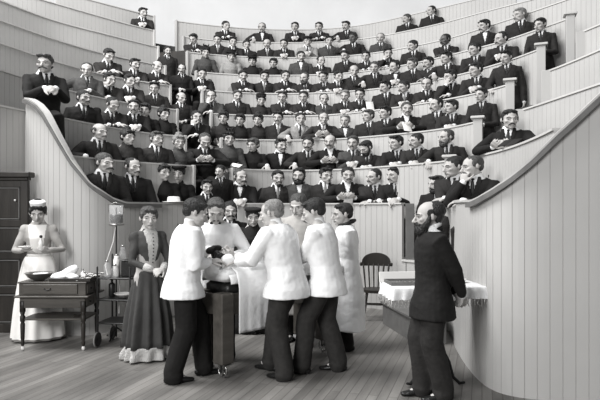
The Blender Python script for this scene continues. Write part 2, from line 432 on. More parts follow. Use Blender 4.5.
# ------------------------------------------------------------------ people
def rotm(yaw=0, pitch=0, roll=0):   # yaw>0 turns the face to +X, pitch>0 looks down
    return (Matrix.Rotation(yaw, 3, 'Z') @ Matrix.Rotation(pitch, 3, 'X') @ Matrix.Rotation(roll, 3, 'Y'))
def head_g(fem=False, fine=False):
    g = G(); j = .9 if fem else 1
    g.ell((0, .018, .03), (.074, .092, .088), n=20)
    g.ell((0, -.022, -.02), (.063, .064, .078), n=20)
    g.ell((0, -.026, -.072), (.052*j, .056, .040), n=16)
    g.ell((0, -.070, -.098), (.022*j, .017, .018), n=12)
    g.tube([(-.046, -.066, .016), (-.02, -.084, .020), (.02, -.084, .020), (.046, -.066, .016)], [.009, .011, .011, .009], 8)
    g.tube([(0, -.084, .012), (0, -.100, -.014), (0, -.112, -.034)], [.008, .010, .012], 8)
    g.ell((0, -.099, -.039), (.018, .013, .009), n=10)
    for s in (-1, 1):
        g.ell((s*.043, -.058, -.022), (.02, .02, .018), n=10)
        g.ell((s*.077, .010, -.006), (.009, .017, .030), Matrix.Rotation(s*-.35, 3, 'Z'), n=10)
    g.tube([(-.023, -.078, -.066), (-.008, -.088, -.063), (.008, -.088, -.063), (.023, -.078, -.066)], [.005, .0075, .0075, .005], 8)
    g.tube([(-.018, -.076, -.074), (0, -.086, -.075), (.018, -.076, -.074)], [.006, .008, .006], 8)
    return g
def hand_g(w, d, nrm, curl=.5, thumb=1, s=1.0):
    """w wrist, d direction of the hand, nrm where the palm faces, thumb side +1/-1"""
    g = G(); d = Vector(d).normalized(); nrm = Vector(nrm); nrm = (nrm-d*nrm.dot(d)).normalized(); sd = d.cross(nrm)*thumb
    w = Vector(w)
    g.tube([w-d*.03, w+d*.01, w+d*.05*s, w+d*.085*s], [(.026, .020), (.030*s, .018), (.041*s, .016), (.042*s, .013)], 12, ref=nrm)
    for i, (o, l) in enumerate(((.033, .9), (.011, 1.0), (-.011, .94), (-.032, .75))):
        p = w+d*.078*s+sd*o*s; pts = [p-d*.015]; dd = d+sd*o*2.2
        dd.normalize(); a = 0
        for q, ln in enumerate((.042, .027, .022)):
            a += curl*(.75 if q == 0 else 1.0)*(1+.08*i); v = dd*math.cos(a)+nrm*math.sin(a); p = p+v*ln*l*s; pts.append(p)
        g.tube(pts, [.0095*s, .0092*s, .0085*s, .0075*s], 8)
    p = w+d*.022*s+sd*.026*s; pts = [p]; td = (d*.62+sd*.72+nrm*.25).normalized()
    for q, ln in enumerate((.04, .032, .026)):
        p = p+td*ln*s; pts.append(p); td = (td+d*.28*(.4+curl)+nrm*.3*curl-sd*.12).normalized()
    g.tube(pts, [.013*s, .012*s, .0105*s, .0085*s], 8)
    return g
def ik(a, b, l1, l2, pole):
    a, b = Vector(a), Vector(b); d = b-a; L = d.length
    if L > (l1+l2)*.985: b = a+d*((l1+l2)*.985/L); d = b-a; L = d.length
    x = (l1*l1-l2*l2+L*L)/(2*L); h = math.sqrt(max(0, l1*l1-x*x)); dn = d/L; p = Vector(pole); p = (p-dn*p.dot(dn))
    p = p.normalized() if p.length > 1e-5 else Vector((0, 0, -1))
    return a+dn*x+p*h, b
RINGS = [(-.10, .172, .130), (0, .175, .132), (.12, .158, .122), (.24, .166, .130), (.34, .178, .135), (.42, .180, .122), (.475, .158, .100), (.515, .105, .082), (.56, .062, .064)]
def ringat(w):
    for (a, b, c_), (d, e, f) in zip(RINGS, RINGS[1:]):
        if w <= d: t = (w-a)/(d-a); return b+(e-b)*t, c_+(f-c_)*t
    return RINGS[-1][1:]
def figure(ps, outfit='suit', fem=False, vox=.008, vdepth=.22, bulk=1.0, drop=None, sleeve=1.0):
    """returns dict of meshes + head matrix. ps: pose dict, facing -Y, feet on z=0"""
    r = {}
    sit = ps.get('sit', True); lean = R(ps.get('lean', 8)); tw = R(ps.get('twist', 0)); sb = R(ps.get('side', 0))
    P = Vector(ps.get('pelvis', (0, 0, .54 if sit else .95))); LT, LS = (.37, .42) if sit else (.427, .427)
    Rt = Matrix.Rotation(tw, 3, 'Z') @ Matrix.Rotation(sb, 3, 'Y') @ Matrix.Rotation(lean, 3, 'X')
    up = Rt @ Vector((0, 0, 1)); fr = Rt @ Vector((0, -1, 0)); sd = Rt @ Vector((1, 0, 0))
    def T(w, u=0, f=0): return P+up*w+sd*u+fr*f
    HR = rotm(R(ps.get('hy', 0)), R(ps.get('hp', 10)), R(ps.get('hr', 0)))
    Nk = T(.54); hc = Nk+up*.040+Vector((0, 0, .040))+HR @ Vector((0, -.02, .03))+fr*.015
    Hm = Matrix.Translation(hc) @ HR.to_4x4() @ Matrix.Diagonal((1.16*ps.get('hs', 1), 1.12*ps.get('hs', 1), .99*ps.get('hs', 1), 1))
    r['head'] = Hm; r['hc'] = hc.copy(); r['frame'] = (P, up, fr, sd)
    sw = .145 if fem else .178
    sh = {s: T(.440, s*sw, -.005) for s in (-1, 1)}
    # legs
    hips = {s: P+sd*s*.092+Vector((0, 0, -.02)) for s in (-1, 1)}
    feet = ps.get('feet') or ({-1: (-.14, -.22, .08), 1: (.14, -.22, .08)} if sit else {-1: (-.11, .03, .08), 1: (.11, -.03, .08)})
    knees = {}
    for s in (-1, 1):
        kp = ps.get('kpole', (0, -1, .15))
        knees[s], f_ = ik(hips[s], feet[s], LT, LS, kp); feet = dict(feet); feet[s] = f_
    el, wr = {}, {}
    for s in (-1, 1):
        a = ps['arms'][s]; el[s], wr[s] = ik(sh[s], a['w'], .295, .26, a.get('pole', (s*.6, .4, -.7)))
    # --- body
    g = G(); g.join(head_g(fem), Hm)
    g.tube([T(.46), Nk+up*.01, hc+HR @ Vector((0, .02, -.06)), hc+HR @ Vector((0, .015, 0))], [.06, .058 if not fem else .047, .056 if not fem else .047, .05], 14)
    g.tube([T(w) for w, _, _ in RINGS[:-1]], [(a*.86, b*.84) for _, a, b in RINGS[:-1]], 16, ref=fr)
    for s in (-1, 1):
        a = ps['arms'][s]; dd = Vector(a['d'])
        g.tube([T(.43, s*.12), sh[s], sh[s].lerp(el[s], .5), el[s], el[s].lerp(wr[s], .5), wr[s]], [.05, .05, .042, .036, .033, .024], 10)
        g.join(hand_g(wr[s], dd, a['n'], a.get('curl', .45), a.get('th', s*1), .95 if fem else 1.05))
        g.tube([hips[s], hips[s].lerp(knees[s], .5), knees[s], knees[s].lerp(feet[s], .4), feet[s]], [.08, .068, .05, .047, .032], 10)
        g.tube([Vector(feet[s])+Vector((0, .03, -.035)), Vector(feet[s])+Vector((0, -.10, -.05))], [.028, .026], 8)
    r['body'] = remesh(g, vox, 1, 'body')
    r['wr'] = wr; r['el'] = el; r['feet'] = feet
    # --- upper garment
    white = outfit in ('coat', 'gown')
    dr_ = drop if drop is not None else (.06 if sit else .24)
    def torso(gr, k, pad, dr_=dr_, flare=.02 if outfit != 'gown' else .07):
        pts = [T(w) for w, _, _ in RINGS[1:-1]]; rad = [(a*k*bulk+pad, b*k*bulk+pad) for _, a, b in RINGS[1:-1]]
        lo = P-Vector((0, 0, dr_)) if not sit else T(-dr_)
        mid = P-Vector((0, 0, dr_*.5)) if not sit else T(-dr_*.5)
        sh_ = ps.get('hem', (0, 0))
        lo = lo+Vector((sh_[0], sh_[1], 0))
        pts = [lo, mid]+pts; kk = 0 if sit else .012; rad = [(.185*bulk+pad+flare+kk, .142*bulk+pad+flare*.7+kk*2), (.184*bulk+pad+flare*.4+kk, .142*bulk+pad+flare*.6+kk)]+rad
        gr.tube(pts, rad, 24, ref=fr, round_=False)
    g = G()
    if outfit == 'dress':
        g.tube([T(w) for w, _, _ in RINGS[1:-1]], [(a*f, b*f2) for (_, a, b), f, f2 in zip(RINGS[1:-1], (.84, .70, .80, .88, .86, .86, .85), (.9, .80, .98, 1.10, 1.0, .95, .9))], 20, ref=fr)
        for s in (-1, 1):
            g.ell(sh[s]+Vector((s*.015, 0, -.015)), (.066, .068, .078), n=14)
            g.tube([sh[s], sh[s].lerp(el[s], .5), el[s], el[s].lerp(wr[s], .6), wr[s].lerp(el[s], .06)], [.060, .056, .045, .038, .032], 12)
        g.tube([T(.50), Nk+up*.045], [.062, .05], 14, round_=False)
    else:
        torso(g, 1.0, .012)
        pk = bulk
        for s in (-1, 1):
            g.tube([T(.43, s*.09), sh[s], sh[s].lerp(el[s], .5), el[s], el[s].lerp(wr[s], .5), wr[s].lerp(el[s], .08)], [.075*pk, .066*pk*sleeve, .062*pk*sleeve, .054*pk*sleeve, .049*sleeve, .041*sleeve], 14)
        if outfit in ('coat', 'gown'): g.tube([T(.49), Nk+up*.025], [.07, .062], 14, round_=False)
        else: g.tube([T(.49), Nk+up*.0-fr*.010, Nk+up*.050-fr*.022], [.078, .068, .066], 16, round_=False)
    seedv = Vector((ps.get('seed', 1)*3.1, 0, 0))
    amp = .006 if outfit != 'dress' else .004
    def wrinkle(co):
        n = noise.noise(co*9+seedv)+.5*noise.noise(co*21+seedv); d = co-T(max(0, min(.5, (co-P).dot(up))))
        return co+(d.normalized()*n*amp if d.length > 1e-4 else Vector())
    me = remesh(g, .011, 2, 'jacket', wrinkle)
    bm = bmesh.new(); bm.from_mesh(me); dl = []
    for f in bm.faces:
        q = f.calc_center_median()-P; w = q.dot(up); u = q.dot(sd); ff = q.dot(fr); top = .54
        if outfit == 'suit':
            if ff > (.02 if w < top-.02 else -.03) and w > top-vdepth and abs(u) < .050*(w-(top-vdepth))/vdepth+.003: dl.append(f)
            elif w > top+.030 and abs(u) < .1 and abs(ff) < .12: dl.append(f)
        elif w > top+(.03 if outfit != 'dress' else .06) and abs(u) < .1 and abs(ff) < .12: dl.append(f)
    bmesh.ops.delete(bm, geom=dl, context='FACES')
    # thickness along the opening edges
    be = [e for e in bm.edges if e.is_boundary]
    ret = bmesh.ops.extrude_edge_only(bm, edges=be)
    for v in [x for x in ret['geom'] if isinstance(x, bmesh.types.BMVert)]:
        w = (v.co-P).dot(up); v.co = v.co+(T(max(0, min(.5, w)))-v.co).normalized()*.012
    bm.to_mesh(me); bm.free(); me.polygons.foreach_set('use_smooth', [True]*len(me.polygons))
    if outfit == 'suit':   # lapels
        g = G(); vv = vdepth
        for s in (-1, 1):
            pts = []; rad = []
            for i in range(7):
                t = i/6; w = .545-vv*t*1.0; u = s*(.050*(1-t)+.012+.02*math.sin(PI*t)); hw, hd = ringat(w); hw += .012; hd += .012
                f_ = hd*math.sqrt(max(.05, 1-(u/hw)**2)); pts.append(T(w, u, f_+.004)); rad.append((.022*(.5+math.sin(PI*min(1, t*1.1+.1))*.6), .006))
            g.tube(pts, rad, 8, ref=fr)
        lm = g.mesh('lap', True); bm = bmesh.new(); bm.from_mesh(me); bm.from_mesh(lm); bm.to_mesh(me); bm.free(); bpy.data.meshes.remove(lm)
    r['jacket'] = me
    # shirt, collar, tie
    if outfit == 'suit':
        g = G(); g.tube([T(w) for w, _, _ in RINGS[3:-1]], [(a*.97, b*.98) for _, a, b in RINGS[3:-1]], 24, ref=fr)
        g.tube([T(.515), Nk+up*.015, Nk+up*.032], [.064, .058, .056], 18, ref=fr, round_=False)
        r['shirt'] = remesh(g, .012, 1, 'shirt'); r['cuffs'] = {s: G().tube([wr[s].lerp(el[s], .12), wr[s].lerp(el[s], -.03)], [.034, .033], 12).mesh('cuff', True) for s in (-1, 1)}
    if outfit in ('suit', 'coat'):
        g = G(); f0 = ringat(.5)[1]+.012
        g.ell(T(.525, 0, .074), (.017, .013, .016), n=10)
        pts = [T(.51, 0, ringat(.51)[1]+.008), T(.46, 0, ringat(.46)[1]+.006), T(.38, 0, ringat(.38)[1]+.004), T(.30, 0, ringat(.30)[1]+.002)]
        g.tube(pts, [(.012, .006), (.019, .006), (.023, .006), (.02, .005)], 8, ref=fr)
        r['tie'] = g.mesh('tie', True)
        g = G()
        for s in (-1, 1):
            g.ell(T(.522, s*.034, .078), (.026, .010, .017), (Rt @ Matrix.Rotation(s*-.35, 3, 'Z')), n=12)
        g.ell(T(.522, 0, .082), (.011, .010, .011), n=10)
        r['bow'] = g.mesh('bow', True)
        g = G(); g.tube([T(.52), Nk+up*.02, Nk+up*.04], [.064, .062, .061], 18, ref=fr, round_=False); r['collar'] = g.mesh('collar', True)
    # trousers / skirt
    if outfit == 'dress':
        if sit:
            g = G(); g.tube([P+Vector((0, .02, .05)), P+Vector((0, -.2, .02)), P+Vector((0, -.40, -.02)), P+Vector((0, -.44, -.25)), P+Vector((0, -.42, -.45))], [(.17, .13), (.19, .12), (.19, .10), (.2, .07), (.22, .08)], 20)
            r['skirt'] = g.mesh('skirt', True)
    else:
        g = G(); g.ell(P+Vector((0, 0, -.01)), (.165, .125, .12), n=16)
        for s in (-1, 1):
            kn = Vector(knees[s]); ft = Vector(feet[s])
            br = (kn-(hips[s]+ft)*.5)
            g.tube([hips[s], hips[s].lerp(kn, .5), kn, kn.lerp(ft, .5)-br*.04, ft+Vector((0, -.004, .005)), ft+Vector((0, -.012, -.028))], [.104, .108, .100, .094, .090, .096] if not sit else [.105, .092, .075, .070, .067, .070], 14)
        if outfit == 'gown':
            g = G(); g.ell(P+Vector((0, 0, -.01)), (.13, .09, .1), n=16)
            for s in (-1, 1): g.tube([hips[s], Vector(knees[s]), Vector(feet[s]), Vector(feet[s])+Vector((0, -.01, -.03))], [.075, .065, .07, .075], 14)
        def wk(co): n = noise.noise(Vector((co.x*12, co.y*12, co.z*6))+seedv); return co+Vector((noise.noise(co*8+seedv)*.007, n*.007, 0))
        r['trousers'] = remesh(g, .014, 2, 'trousers', wk)
    return r
def shoe_mesh():
    g = G(); g.tube([(0, .05, .035), (0, 0, .042), (0, -.07, .034), (0, -.14, .024), (0, -.19, .020)], [(.034, .034), (.036, .04), (.043, .032), (.044, .023), (.030, .017)], 14, ref=(0, 0, 1))
    g.tube([(0, .02, .05), (0, .02, .10)], [.035, .036], 12)
    me = remesh(g, .007, 1, 'shoe')
    for v in me.vertices: v.co.z = max(v.co.z, .004)
    return me
SHOE = shoe_mesh()
# hair, beards, hats in head space
def hairdisp(sd, amp=.004):
    def f(co): return co+co.normalized()*(noise.noise(Vector((co.x*60, co.y*25, co.z*25))+Vector((sd, 0, 0)))*amp)
    return f
def hair(kind, sd):
    g = G()
    if kind in ('short', 'part', 'wavy'):
        g.ell((0, .028, .043), (.080, .095, .085), Matrix.Rotation(-.08, 3, 'X'), n=22)
        g.ell((0, .06, -.005), (.066, .052, .062), n=16)
        for s in (-1, 1): g.ell((s*.068, .004, .022), (.011, .026, .040), n=10)
        if kind == 'part':
            g.ell((.020, -.026, .097), (.048, .044, .020), Matrix.Rotation(.25, 3, 'Y'), n=14); g.ell((-.045, -.020, .086), (.028, .038, .018), n=12)
        if kind == 'wavy':
            for i in range(7): a = i*.9; g.ell((math.sin(a)*.048, -.026+.03*math.cos(a), .102), (.027, .027, .020), n=10)
    elif kind == 'crop':
        g.ell((0, .030, .042), (.077, .092, .082), Matrix.Rotation(-.08, 3, 'X'), n=22); g.ell((0, .06, -.005), (.063, .05, .06), n=16)
        for s in (-1, 1): g.ell((s*.068, -.002, .02), (.011, .028, .036), n=10)
    elif kind == 'bald':
        g.ell((0, .052, .020), (.079, .068, .070), n=20)
        for s in (-1, 1): g.ell((s*.066, .01, .028), (.013, .040, .034), n=10)
    elif kind == 'receding':
        g.ell((0, .058, .040), (.082, .076, .080), n=20); g.ell((0, .065, -.015), (.068, .045, .06), n=16)
        for s in (-1, 1): g.ell((s*.068, .004, .024), (.012, .030, .036), n=10)
    elif kind in ('bun', 'updo'):
        g.ell((0, .028, .045), (.085, .098, .088), n=22); g.ell((0, .062, -.01), (.07, .05, .06), n=16)
        for s in (-1, 1): g.ell((s*.068, -.01, .03), (.015, .036, .042), n=10)
        for i in range(6): a = i*1.05; g.ell((math.sin(a)*.035, -.058+.012*math.cos(a), .088), (.022, .02, .018), n=10)
        if kind == 'bun': g.ell((0, .085, .075), (.045, .04, .04), n=14)
        else: g.ell((0, .03, .135), (.045, .045, .035), n=14)
    return remesh(g, .006, 1, 'hair', hairdisp(sd))
HAIR = {}
def get_hair(kind, v=0):
    if (kind, v) not in HAIR: HAIR[kind, v] = hair(kind, v*3.7+1)
    return HAIR[kind, v]
def brows(s):
    g = G(); g.tube([(s*.014, -.091, .021), (s*.032, -.090, .028), (s*.050, -.074, .022)], [.0035, .0045, .003], 8)
    return g.mesh('eyebrow', True)
def eyes(s):
    g = G(); g.ell((s*.031, -.067, .001), (.0135, .0125, .0080), n=12); g.ell((s*.031, -.0760, .001), (.0062, .005, .0062), n=10, m=1)
    return g.mesh('eye', True)
def moust(big):
    g = G(); k = 1.2 if big else .88
    for s in (-1, 1): g.tube([(0, -.098, -.050), (s*.014, -.098, -.052), (s*.028*k, -.088, -.057-.004*k), (s*.040*k, -.074, -.064-.008*k)], [.006*k, .0085*k, .007*k, .003], 8)
    return remesh(g, .004, 1, 'moustache', hairdisp(5, .002))
def beard(kind):
    g = G()
    if kind == 'full':
        g.ell((0, -.050, -.098), (.056, .050, .048), n=18)
        for s in (-1, 1): g.tube([(s*.066, -.004, .0), (s*.062, -.02, -.045), (s*.04, -.045, -.085)], [.012, .018, .026], 10)
        g.tube([(-.034, -.078, -.064), (0, -.098, -.052), (.034, -.078, -.064)], [.009, .010, .009], 8)
    elif kind == 'long':
        g.ell((0, -.056, -.105), (.060, .054, .060), n=18)
        for s in (-1, 1): g.tube([(s*.068, -.002, .004), (s*.064, -.02, -.045), (s*.04, -.045, -.085)], [.014, .022, .03], 10)
        g.tube([(-.036, -.078, -.064), (0, -.100, -.050), (.036, -.078, -.064)], [.010, .012, .010], 8)
    else:
        g.ell((0, -.070, -.108), (.028, .024, .034), n=14)
        g.tube([(-.034, -.076, -.064), (0, -.098, -.052), (.034, -.076, -.064)], [.007, .008, .007], 8)
    return remesh(g, .005, 1, 'beard', hairdisp(9, .004))
BROW = {s: brows(s) for s in (-1, 1)}; EYES = {s: eyes(s) for s in (-1, 1)}; MO = {0: moust(False), 1: moust(True)}; BE = {k: beard(k) for k in ('full', 'goatee', 'long')}
def lips():
    g = G(); g.tube([(-.022, -.082, -.068), (-.007, -.0925, -.064), (.007, -.0925, -.064), (.022, -.082, -.068)], [.003, .0055, .0055, .003], 8)
    g.tube([(-.017, -.083, -.073), (0, -.091, -.075), (.017, -.083, -.073)], [.003, .006, .003], 8); return g.mesh('lips', True)
LIPS = lips()
def hat(kind):
    g = G()
    if kind == 'brim': g.lathe((0, .0, .085), [(.10, 0), (.125, .004), (.125, .012), (.086, .016), (.085, .06), (.07, .075), (.01, .08)], 24)
    elif kind == 'toque': g.lathe((0, .01, .07), [(.07, 0), (.088, .0), (.086, .05), (.080, .072), (.02, .078)], 22); g.ell((.02, -.04, .16), (.035, .02, .03), n=10)
    elif kind == 'feather':
        g.lathe((0, .01, .078), [(.07, 0), (.085, .0), (.075, .04), (.02, .05)], 20)
        for i in range(6): a = i*1.1; g.tube([(math.sin(a)*.03, -.02, .11), (math.sin(a)*.06, -.03+.02*math.cos(a), .165+.012*(i % 3))], [.014, .006], 8)
    elif kind == 'flat': g.lathe((0, -.005, .082), [(.085, 0), (.098, .004), (.098, .034), (.09, .04), (.02, .042)], 24)
    elif kind == 'cap':
        g.lathe((0, .01, .066), [(.075, 0), (.09, .0), (.098, .035), (.08, .06), (.02, .066)], 22); g.tube([(-.05, -.085, .07), (0, -.115, .066), (.05, -.085, .07)], [(.02, .005)]*3, 8, ref=(0, 0, 1))
    elif kind == 'nurse':
        g.rings([[Vector(((.070+.006*t+.003*math.cos(j*5))*math.cos(2*PI*j/40), .012+(.080+.006*t)*math.sin(2*PI*j/40), .082+.055*t)) for j in range(40)] for t in (0, .33, .66, 1)])
        g.ell((0, .012, .135), (.074, .084, .022), n=20)
    return remesh(g, .006, 1, 'hat')
HATS = {}
def get_hat(k):
    if k not in HATS: HATS[k] = hat(k)
    return HATS[k]
def assemble(fig, root, skin='skin', hairk='short', hairm='hair_dark', hv=0, mo=None, be=None, jacket='suit_dark', shirt='white_plain', tie='tie', bow=False, trousers='suit_dark', shoes=False, hatk=None, hatm='suit_black', fem=False, jname='jacket'):
    Hm = fig['head']
    link('body', fig['body'], root, M[skin])
    for s in (-1, 1):
        link('eye', EYES[s], root, [M['eyewhite'], M['iris']], Hm); link('eyebrow', BROW[s], root, M[hairm], Hm)
        if 'cuffs' in fig: link('cuff', fig['cuffs'][s], root, M['white_plain'])
    if hairk: link('hair', get_hair(hairk, hv), root, M[hairm], Hm)
    if mo is not None: link('moustache', MO[mo], root, M[hairm], Hm)
    if be: link('beard', BE[be], root, M[hairm], Hm)
    if not be and mo is None: link('lips', LIPS, root, M['lip'] if skin == 'skin' else M[skin], Hm)
    if hatk: link('hat', get_hat(hatk), root, M[hatm], Hm)
    link(jname, fig['jacket'], root, M[jacket])
    if 'shirt' in fig: link('shirt', fig['shirt'], root, M[shirt])
    if 'tie' in fig and tie: link('bow_tie' if bow else 'tie', fig['bow'] if bow else fig['tie'], root, M[tie])
    if 'collar' in fig and 'shirt' not in fig: link('collar', fig['collar'], root, M['white_plain'])
    if 'trousers' in fig: link('trousers', fig['trousers'], root, M[trousers])
    if 'skirt' in fig: link('skirt', fig['skirt'], root, M[jacket])
    if shoes:
        for s in (-1, 1):
            f = Vector(fig['feet'][s]); y = shoes[s] if isinstance(shoes, dict) else 0
            link('shoe', SHOE, root, M['leather'], Matrix.Translation((f.x, f.y, 0)) @ Matrix.Rotation(R(y), 4, 'Z'))
def pose(code, hy, hp):
    d = dict(sit=True, hy=hy, hp=hp, lean=10, seed=hash_(code)+hy)
    z = .76
    def arm(w, dd, n, curl=.5, pole=None):
        a = dict(w=w, d=dd, n=n, curl=curl)
        if pole: a['pole'] = pole
        return a
    if code == 'A':     # forearms folded on the rail
        d['lean'] = 20; d['arms'] = {-1: arm((.07, -.50, z+.03), (1, -.1, -.05), (0, .2, -1), .3, (-.5, .1, -1)), 1: arm((-.05, -.44, z+.02), (-1, -.2, -.1), (0, .2, -1), .3, (.5, .1, -1))}
    elif code == 'B':   # hands clasped on the rail
        d['lean'] = 17; d['arms'] = {-1: arm((-.06, -.49, z+.03), (.6, -.8, -.1), (.5, .3, -.6), .7, (-.5, .2, -1)), 1: arm((.06, -.49, z+.04), (-.6, -.8, -.1), (-.5, .3, -.6), .7, (.5, .2, -1))}
    elif code == 'C':   # upright, hands in the lap
        d['lean'] = 6; d['arms'] = {-1: arm((-.09, -.28, .66), (.7, -.7, -.1), (0, 0, -1), .5, (-.6, .4, -.6)), 1: arm((.09, -.28, .66), (-.7, -.7, -.1), (0, 0, -1), .5, (.6, .4, -.6))}
    elif code == 'D':   # chin on the hand
        d['lean'] = 16; d['arms'] = {-1: arm((-.075, -.30, .985), (.15, .05, 1), (.3, .9, .1), .9, (-.3, -.5, -.8)), 1: arm((-.02, -.46, z+.03), (-1, -.2, -.1), (0, .2, -1), .4, (.5, .1, -1))}
        d['hr'] = -5
    elif code == 'E':   # one hand over the rail
        d['lean'] = 13; d['arms'] = {-1: arm((-.20, -.50, z+.03), (.15, -.8, -.55), (0, -.4, -.8), .35, (-.8, .1, -.4)), 1: arm((.09, -.28, .67), (-.7, -.7, -.1), (0, 0, -1), .5, (.6, .4, -.6))}
    elif code == 'F':   # holding a book on the rail
        d['lean'] = 14; d['arms'] = {-1: arm((-.11, -.42, z+.06), (.4, -.8, .15), (.6, 0, .7), .6, (-.8, 0, -.4)), 1: arm((.11, -.42, z+.06), (-.4, -.8, .15), (-.6, 0, .7), .6, (.8, 0, -.4))}
    elif code == 'R':   # one arm stretched along the rail behind
        d['lean'] = 4; d['arms'] = {-1: arm((-.62, .12, 1.02), (-.8, .3, -.1), (0, 0, -1), .4, (0, .3, -1)), 1: arm((.02, -.34, z+.03), (-1, -.2, -.1), (0, .2, -1), .4, (.5, .1, -1))}
    elif code == 'S':   # standing, one hand on the rail
        d.update(sit=False, lean=7); d['arms'] = {-1: arm((-.20, -.32, 1.02), (.1, -1, -.2), (0, 0, -1), .3), 1: arm((.26, -.02, .84), (0, -.3, -1), (-1, 0, 0), .4, (.2, .8, 0))}
    elif code == 'Q':   # standing, arms in front
        d.update(sit=False, lean=10); d['arms'] = {-1: arm((-.05, -.30, 1.08), (.8, -.6, 0), (0, 0, -1), .5), 1: arm((.05, -.30, 1.06), (-.8, -.6, 0), (0, 0, -1), .5)}
    return d
def hash_(s): return sum(ord(x)*(i+3) for i, x in enumerate(s)) % 17
ARCH = {}
def arch(code, hy, hp, fem):
    k = (code, hy, hp, fem)
    if k not in ARCH: ARCH[k] = figure(pose(code, hy, hp), 'dress' if fem else 'suit', fem, bulk=1.07, vdepth=.24 if code in 'CE' else .18)
    return ARCH[k]
# x y row outfit/pose. fields: hair(d m l b) face(m M B g L n) cloth(k d g l) pose yaw(-,0,+) flags: t bow tie, w woman, hats, D dark skin, u head down
SP = """
45 64 2 mMkB- p8.1
87 70 3 dngR0
113 105 2 dndA+ u
84 98 2 dmkC+
134 107 2 dmkB0
145 110 2 dwkC0
100 132 1 bmdE+
128 137 1 mwdC+
157 139 1 mmdC+
105 163 0 mMdE+
133 167 0 dmkC+
163 172 0 dwkC+
178 174 0 dwkC0 hb
109 55.5 4 dndA+ u
135 64.5 4 dmdB+
157.5 67 4 bndA+
110 79.5 3 dndD+
130 81 3 dndB+
154.5 88 3 dndC0
164 114 2 dwkC+
179 142 1 lwgC0
207 187 0 dmkS0 s p9.0
220 171.5 0 dmkS- s
205 141 1 mmkF0 u
197 117 2 dnkD0
223.5 118 2 mwdC0
181.5 98 3 bndC+
182 69 4 dmkQ0 s
202 74 4 dnkB0
211.5 96 3 mngD0
168 51 5 dMdS0 s
143 13 7 dmdB+
193.5 39 6 dndA- u
217.5 40 6 mndC0 G
205.5 52.5 5 dwgC0 hf
231 56.5 5 mwlC0 hr
233 42 6 dndB0
226 26 7 dndA+
246.5 45 6 dndC0
252.5 61 5 mwkC0 hr
262 27.5 7 mmdE0 t
267 44 6 bmdC0 G
284 44 6 mndB0
273.5 63 5 dwkC0
295 27 7 mndB0
307.5 41.5 6 dnlB0 hc
301 56.5 5 mmgC0 t
319 27 7 dndA0
329 41 6 mngC0
346 26 7 mmdE-
353 38 6 dndE- D
380.5 38 6 lmgC0
321 61 5 dndB+
345 56 5 dmdC-
366 56.5 5 dndA0
388 53.5 5 dndD0
406.5 19 7 mmdC-
431 11 7 mndC-
412.5 46 5 dmdC-
445 40 5 dmdA- D
484 26 5 dmdC- t
519.5 15 5 lmdC-
243 76 4 dmdA0
264.5 76.5 4 dmdC0 G
285.5 76 4 dndA0
304.5 78 4 mBdB-
323.5 77 4 dndA-
338.5 76.5 4 dndB+
354 71 4 bndC0
374.5 67.5 4 mndE0
394.5 67 4 dmdB- t
412 64 4 mndC-
428 63 4 dmdA-
446 58 4 dndE-
474.5 49.5 4 dndB-
501 39 4 dmdB-
540 25 4 dndQ- s
237.5 96 3 mmdC0
261 100 3 dwdC0 ht
282.5 97 3 mndA0
303.5 97 3 mndA0
324 99 3 mngC0
345 96 3 lmdB0
360 94.5 3 dndA0
385 87 3 mmdC-
403.5 87 3 dmdB- G
427 84 3 dndA0
450 77 3 dndD-
475.5 70 3 mndB-
506 57.5 3 dndS- s
240 120 2 dwkC0
258 120 2 mwdC0
278 118 2 dmdC0 G
300.5 119 2 dnlE0
323.5 118.5 2 mndF0 G
345 121 2 lngC0 t
368 116 2 mndC-
385 113 2 dndC-
407 109 2 mmkF0 W
436 105 2 mmdC-
451 107 2 dndB-
481 95 2 mndQ- s
229 138.5 1 dwgC0 hf
253 145 1 mwkC-
281 145.5 1 mMkE+ t
308 144 1 dMdE0
330 142 1 bMkF0 W
353 143 1 mmgB0
366 148 1 mBdB- u
396 143 1 dnkB-
416 141 1 dmdB-
446 137.5 1 mBdE-
510 119.5 1 mmkF+ p7.2
240.5 177 0 mMkB+ t
278 178 0 dgdC0 G
299 175.5 0 dBgC0 W
326 175.5 0 mndC+ G
348 175 0 dmkF0 W
374 177 0 mmdA-
395 175 0 dmkB-
423 170 0 mmkQ- s p8.95
436.5 184 0 dBkC- p8.3
453.5 167 0 dndA- p7.35
472 167 0 mMkD- p6.75
"""
rows = {}
people = []
for ln in SP.strip().split('\n'):
    t = ln.split(); x, y, k, cd_ = float(t[0]), float(t[1]), int(t[2]), t[3]; fl = t[4:]
    if cd_.startswith('un'): cd_ = 'd'+cd_[1:]
    w = 'w' in cd_; cd_ = cd_.replace('w', 'n') if cd_[1] == 'w' else cd_.replace('w', '')
    people.append(dict(x=x, y=y, k=k, hair=cd_[0], face=cd_[1], cloth=cd_[2], pose=cd_[3], yaw=cd_[4], fl=fl, fem=w))
for p in people: rows.setdefault(p['k'], []).append(p)
ORD = ['first', 'second', 'third', 'fourth', 'fifth', 'sixth', 'seventh', 'eighth', 'ninth', 'tenth', 'eleventh', 'twelfth', 'thirteenth', 'fourteenth', 'fifteenth', 'sixteenth', 'seventeenth', 'eighteenth', 'nineteenth', 'twentieth', 'twenty-first', 'twenty-second']
ROWN = ['lowest row', 'second row', 'third row', 'fourth row', 'fifth row', 'sixth row', 'seventh row', 'top row']
CL = {'k': 'black', 'd': 'dark', 'g': 'grey', 'l': 'light'}
PT = {'A': 'forearms folded on rail', 'B': 'hands together on rail', 'C': 'seated upright', 'D': 'chin on hand', 'E': 'one hand on rail', 'R': 'arm stretched along rail behind', 'F': 'hands raised at rail', 'S': 'standing in aisle', 'Q': 'standing in aisle'}
OFFS = {(k, c): offset(C[k], d) for k in range(0, 9) for c, d in (('A', .36), ('C', .46))}
rnd = random.Random(7)
WHERE = {}
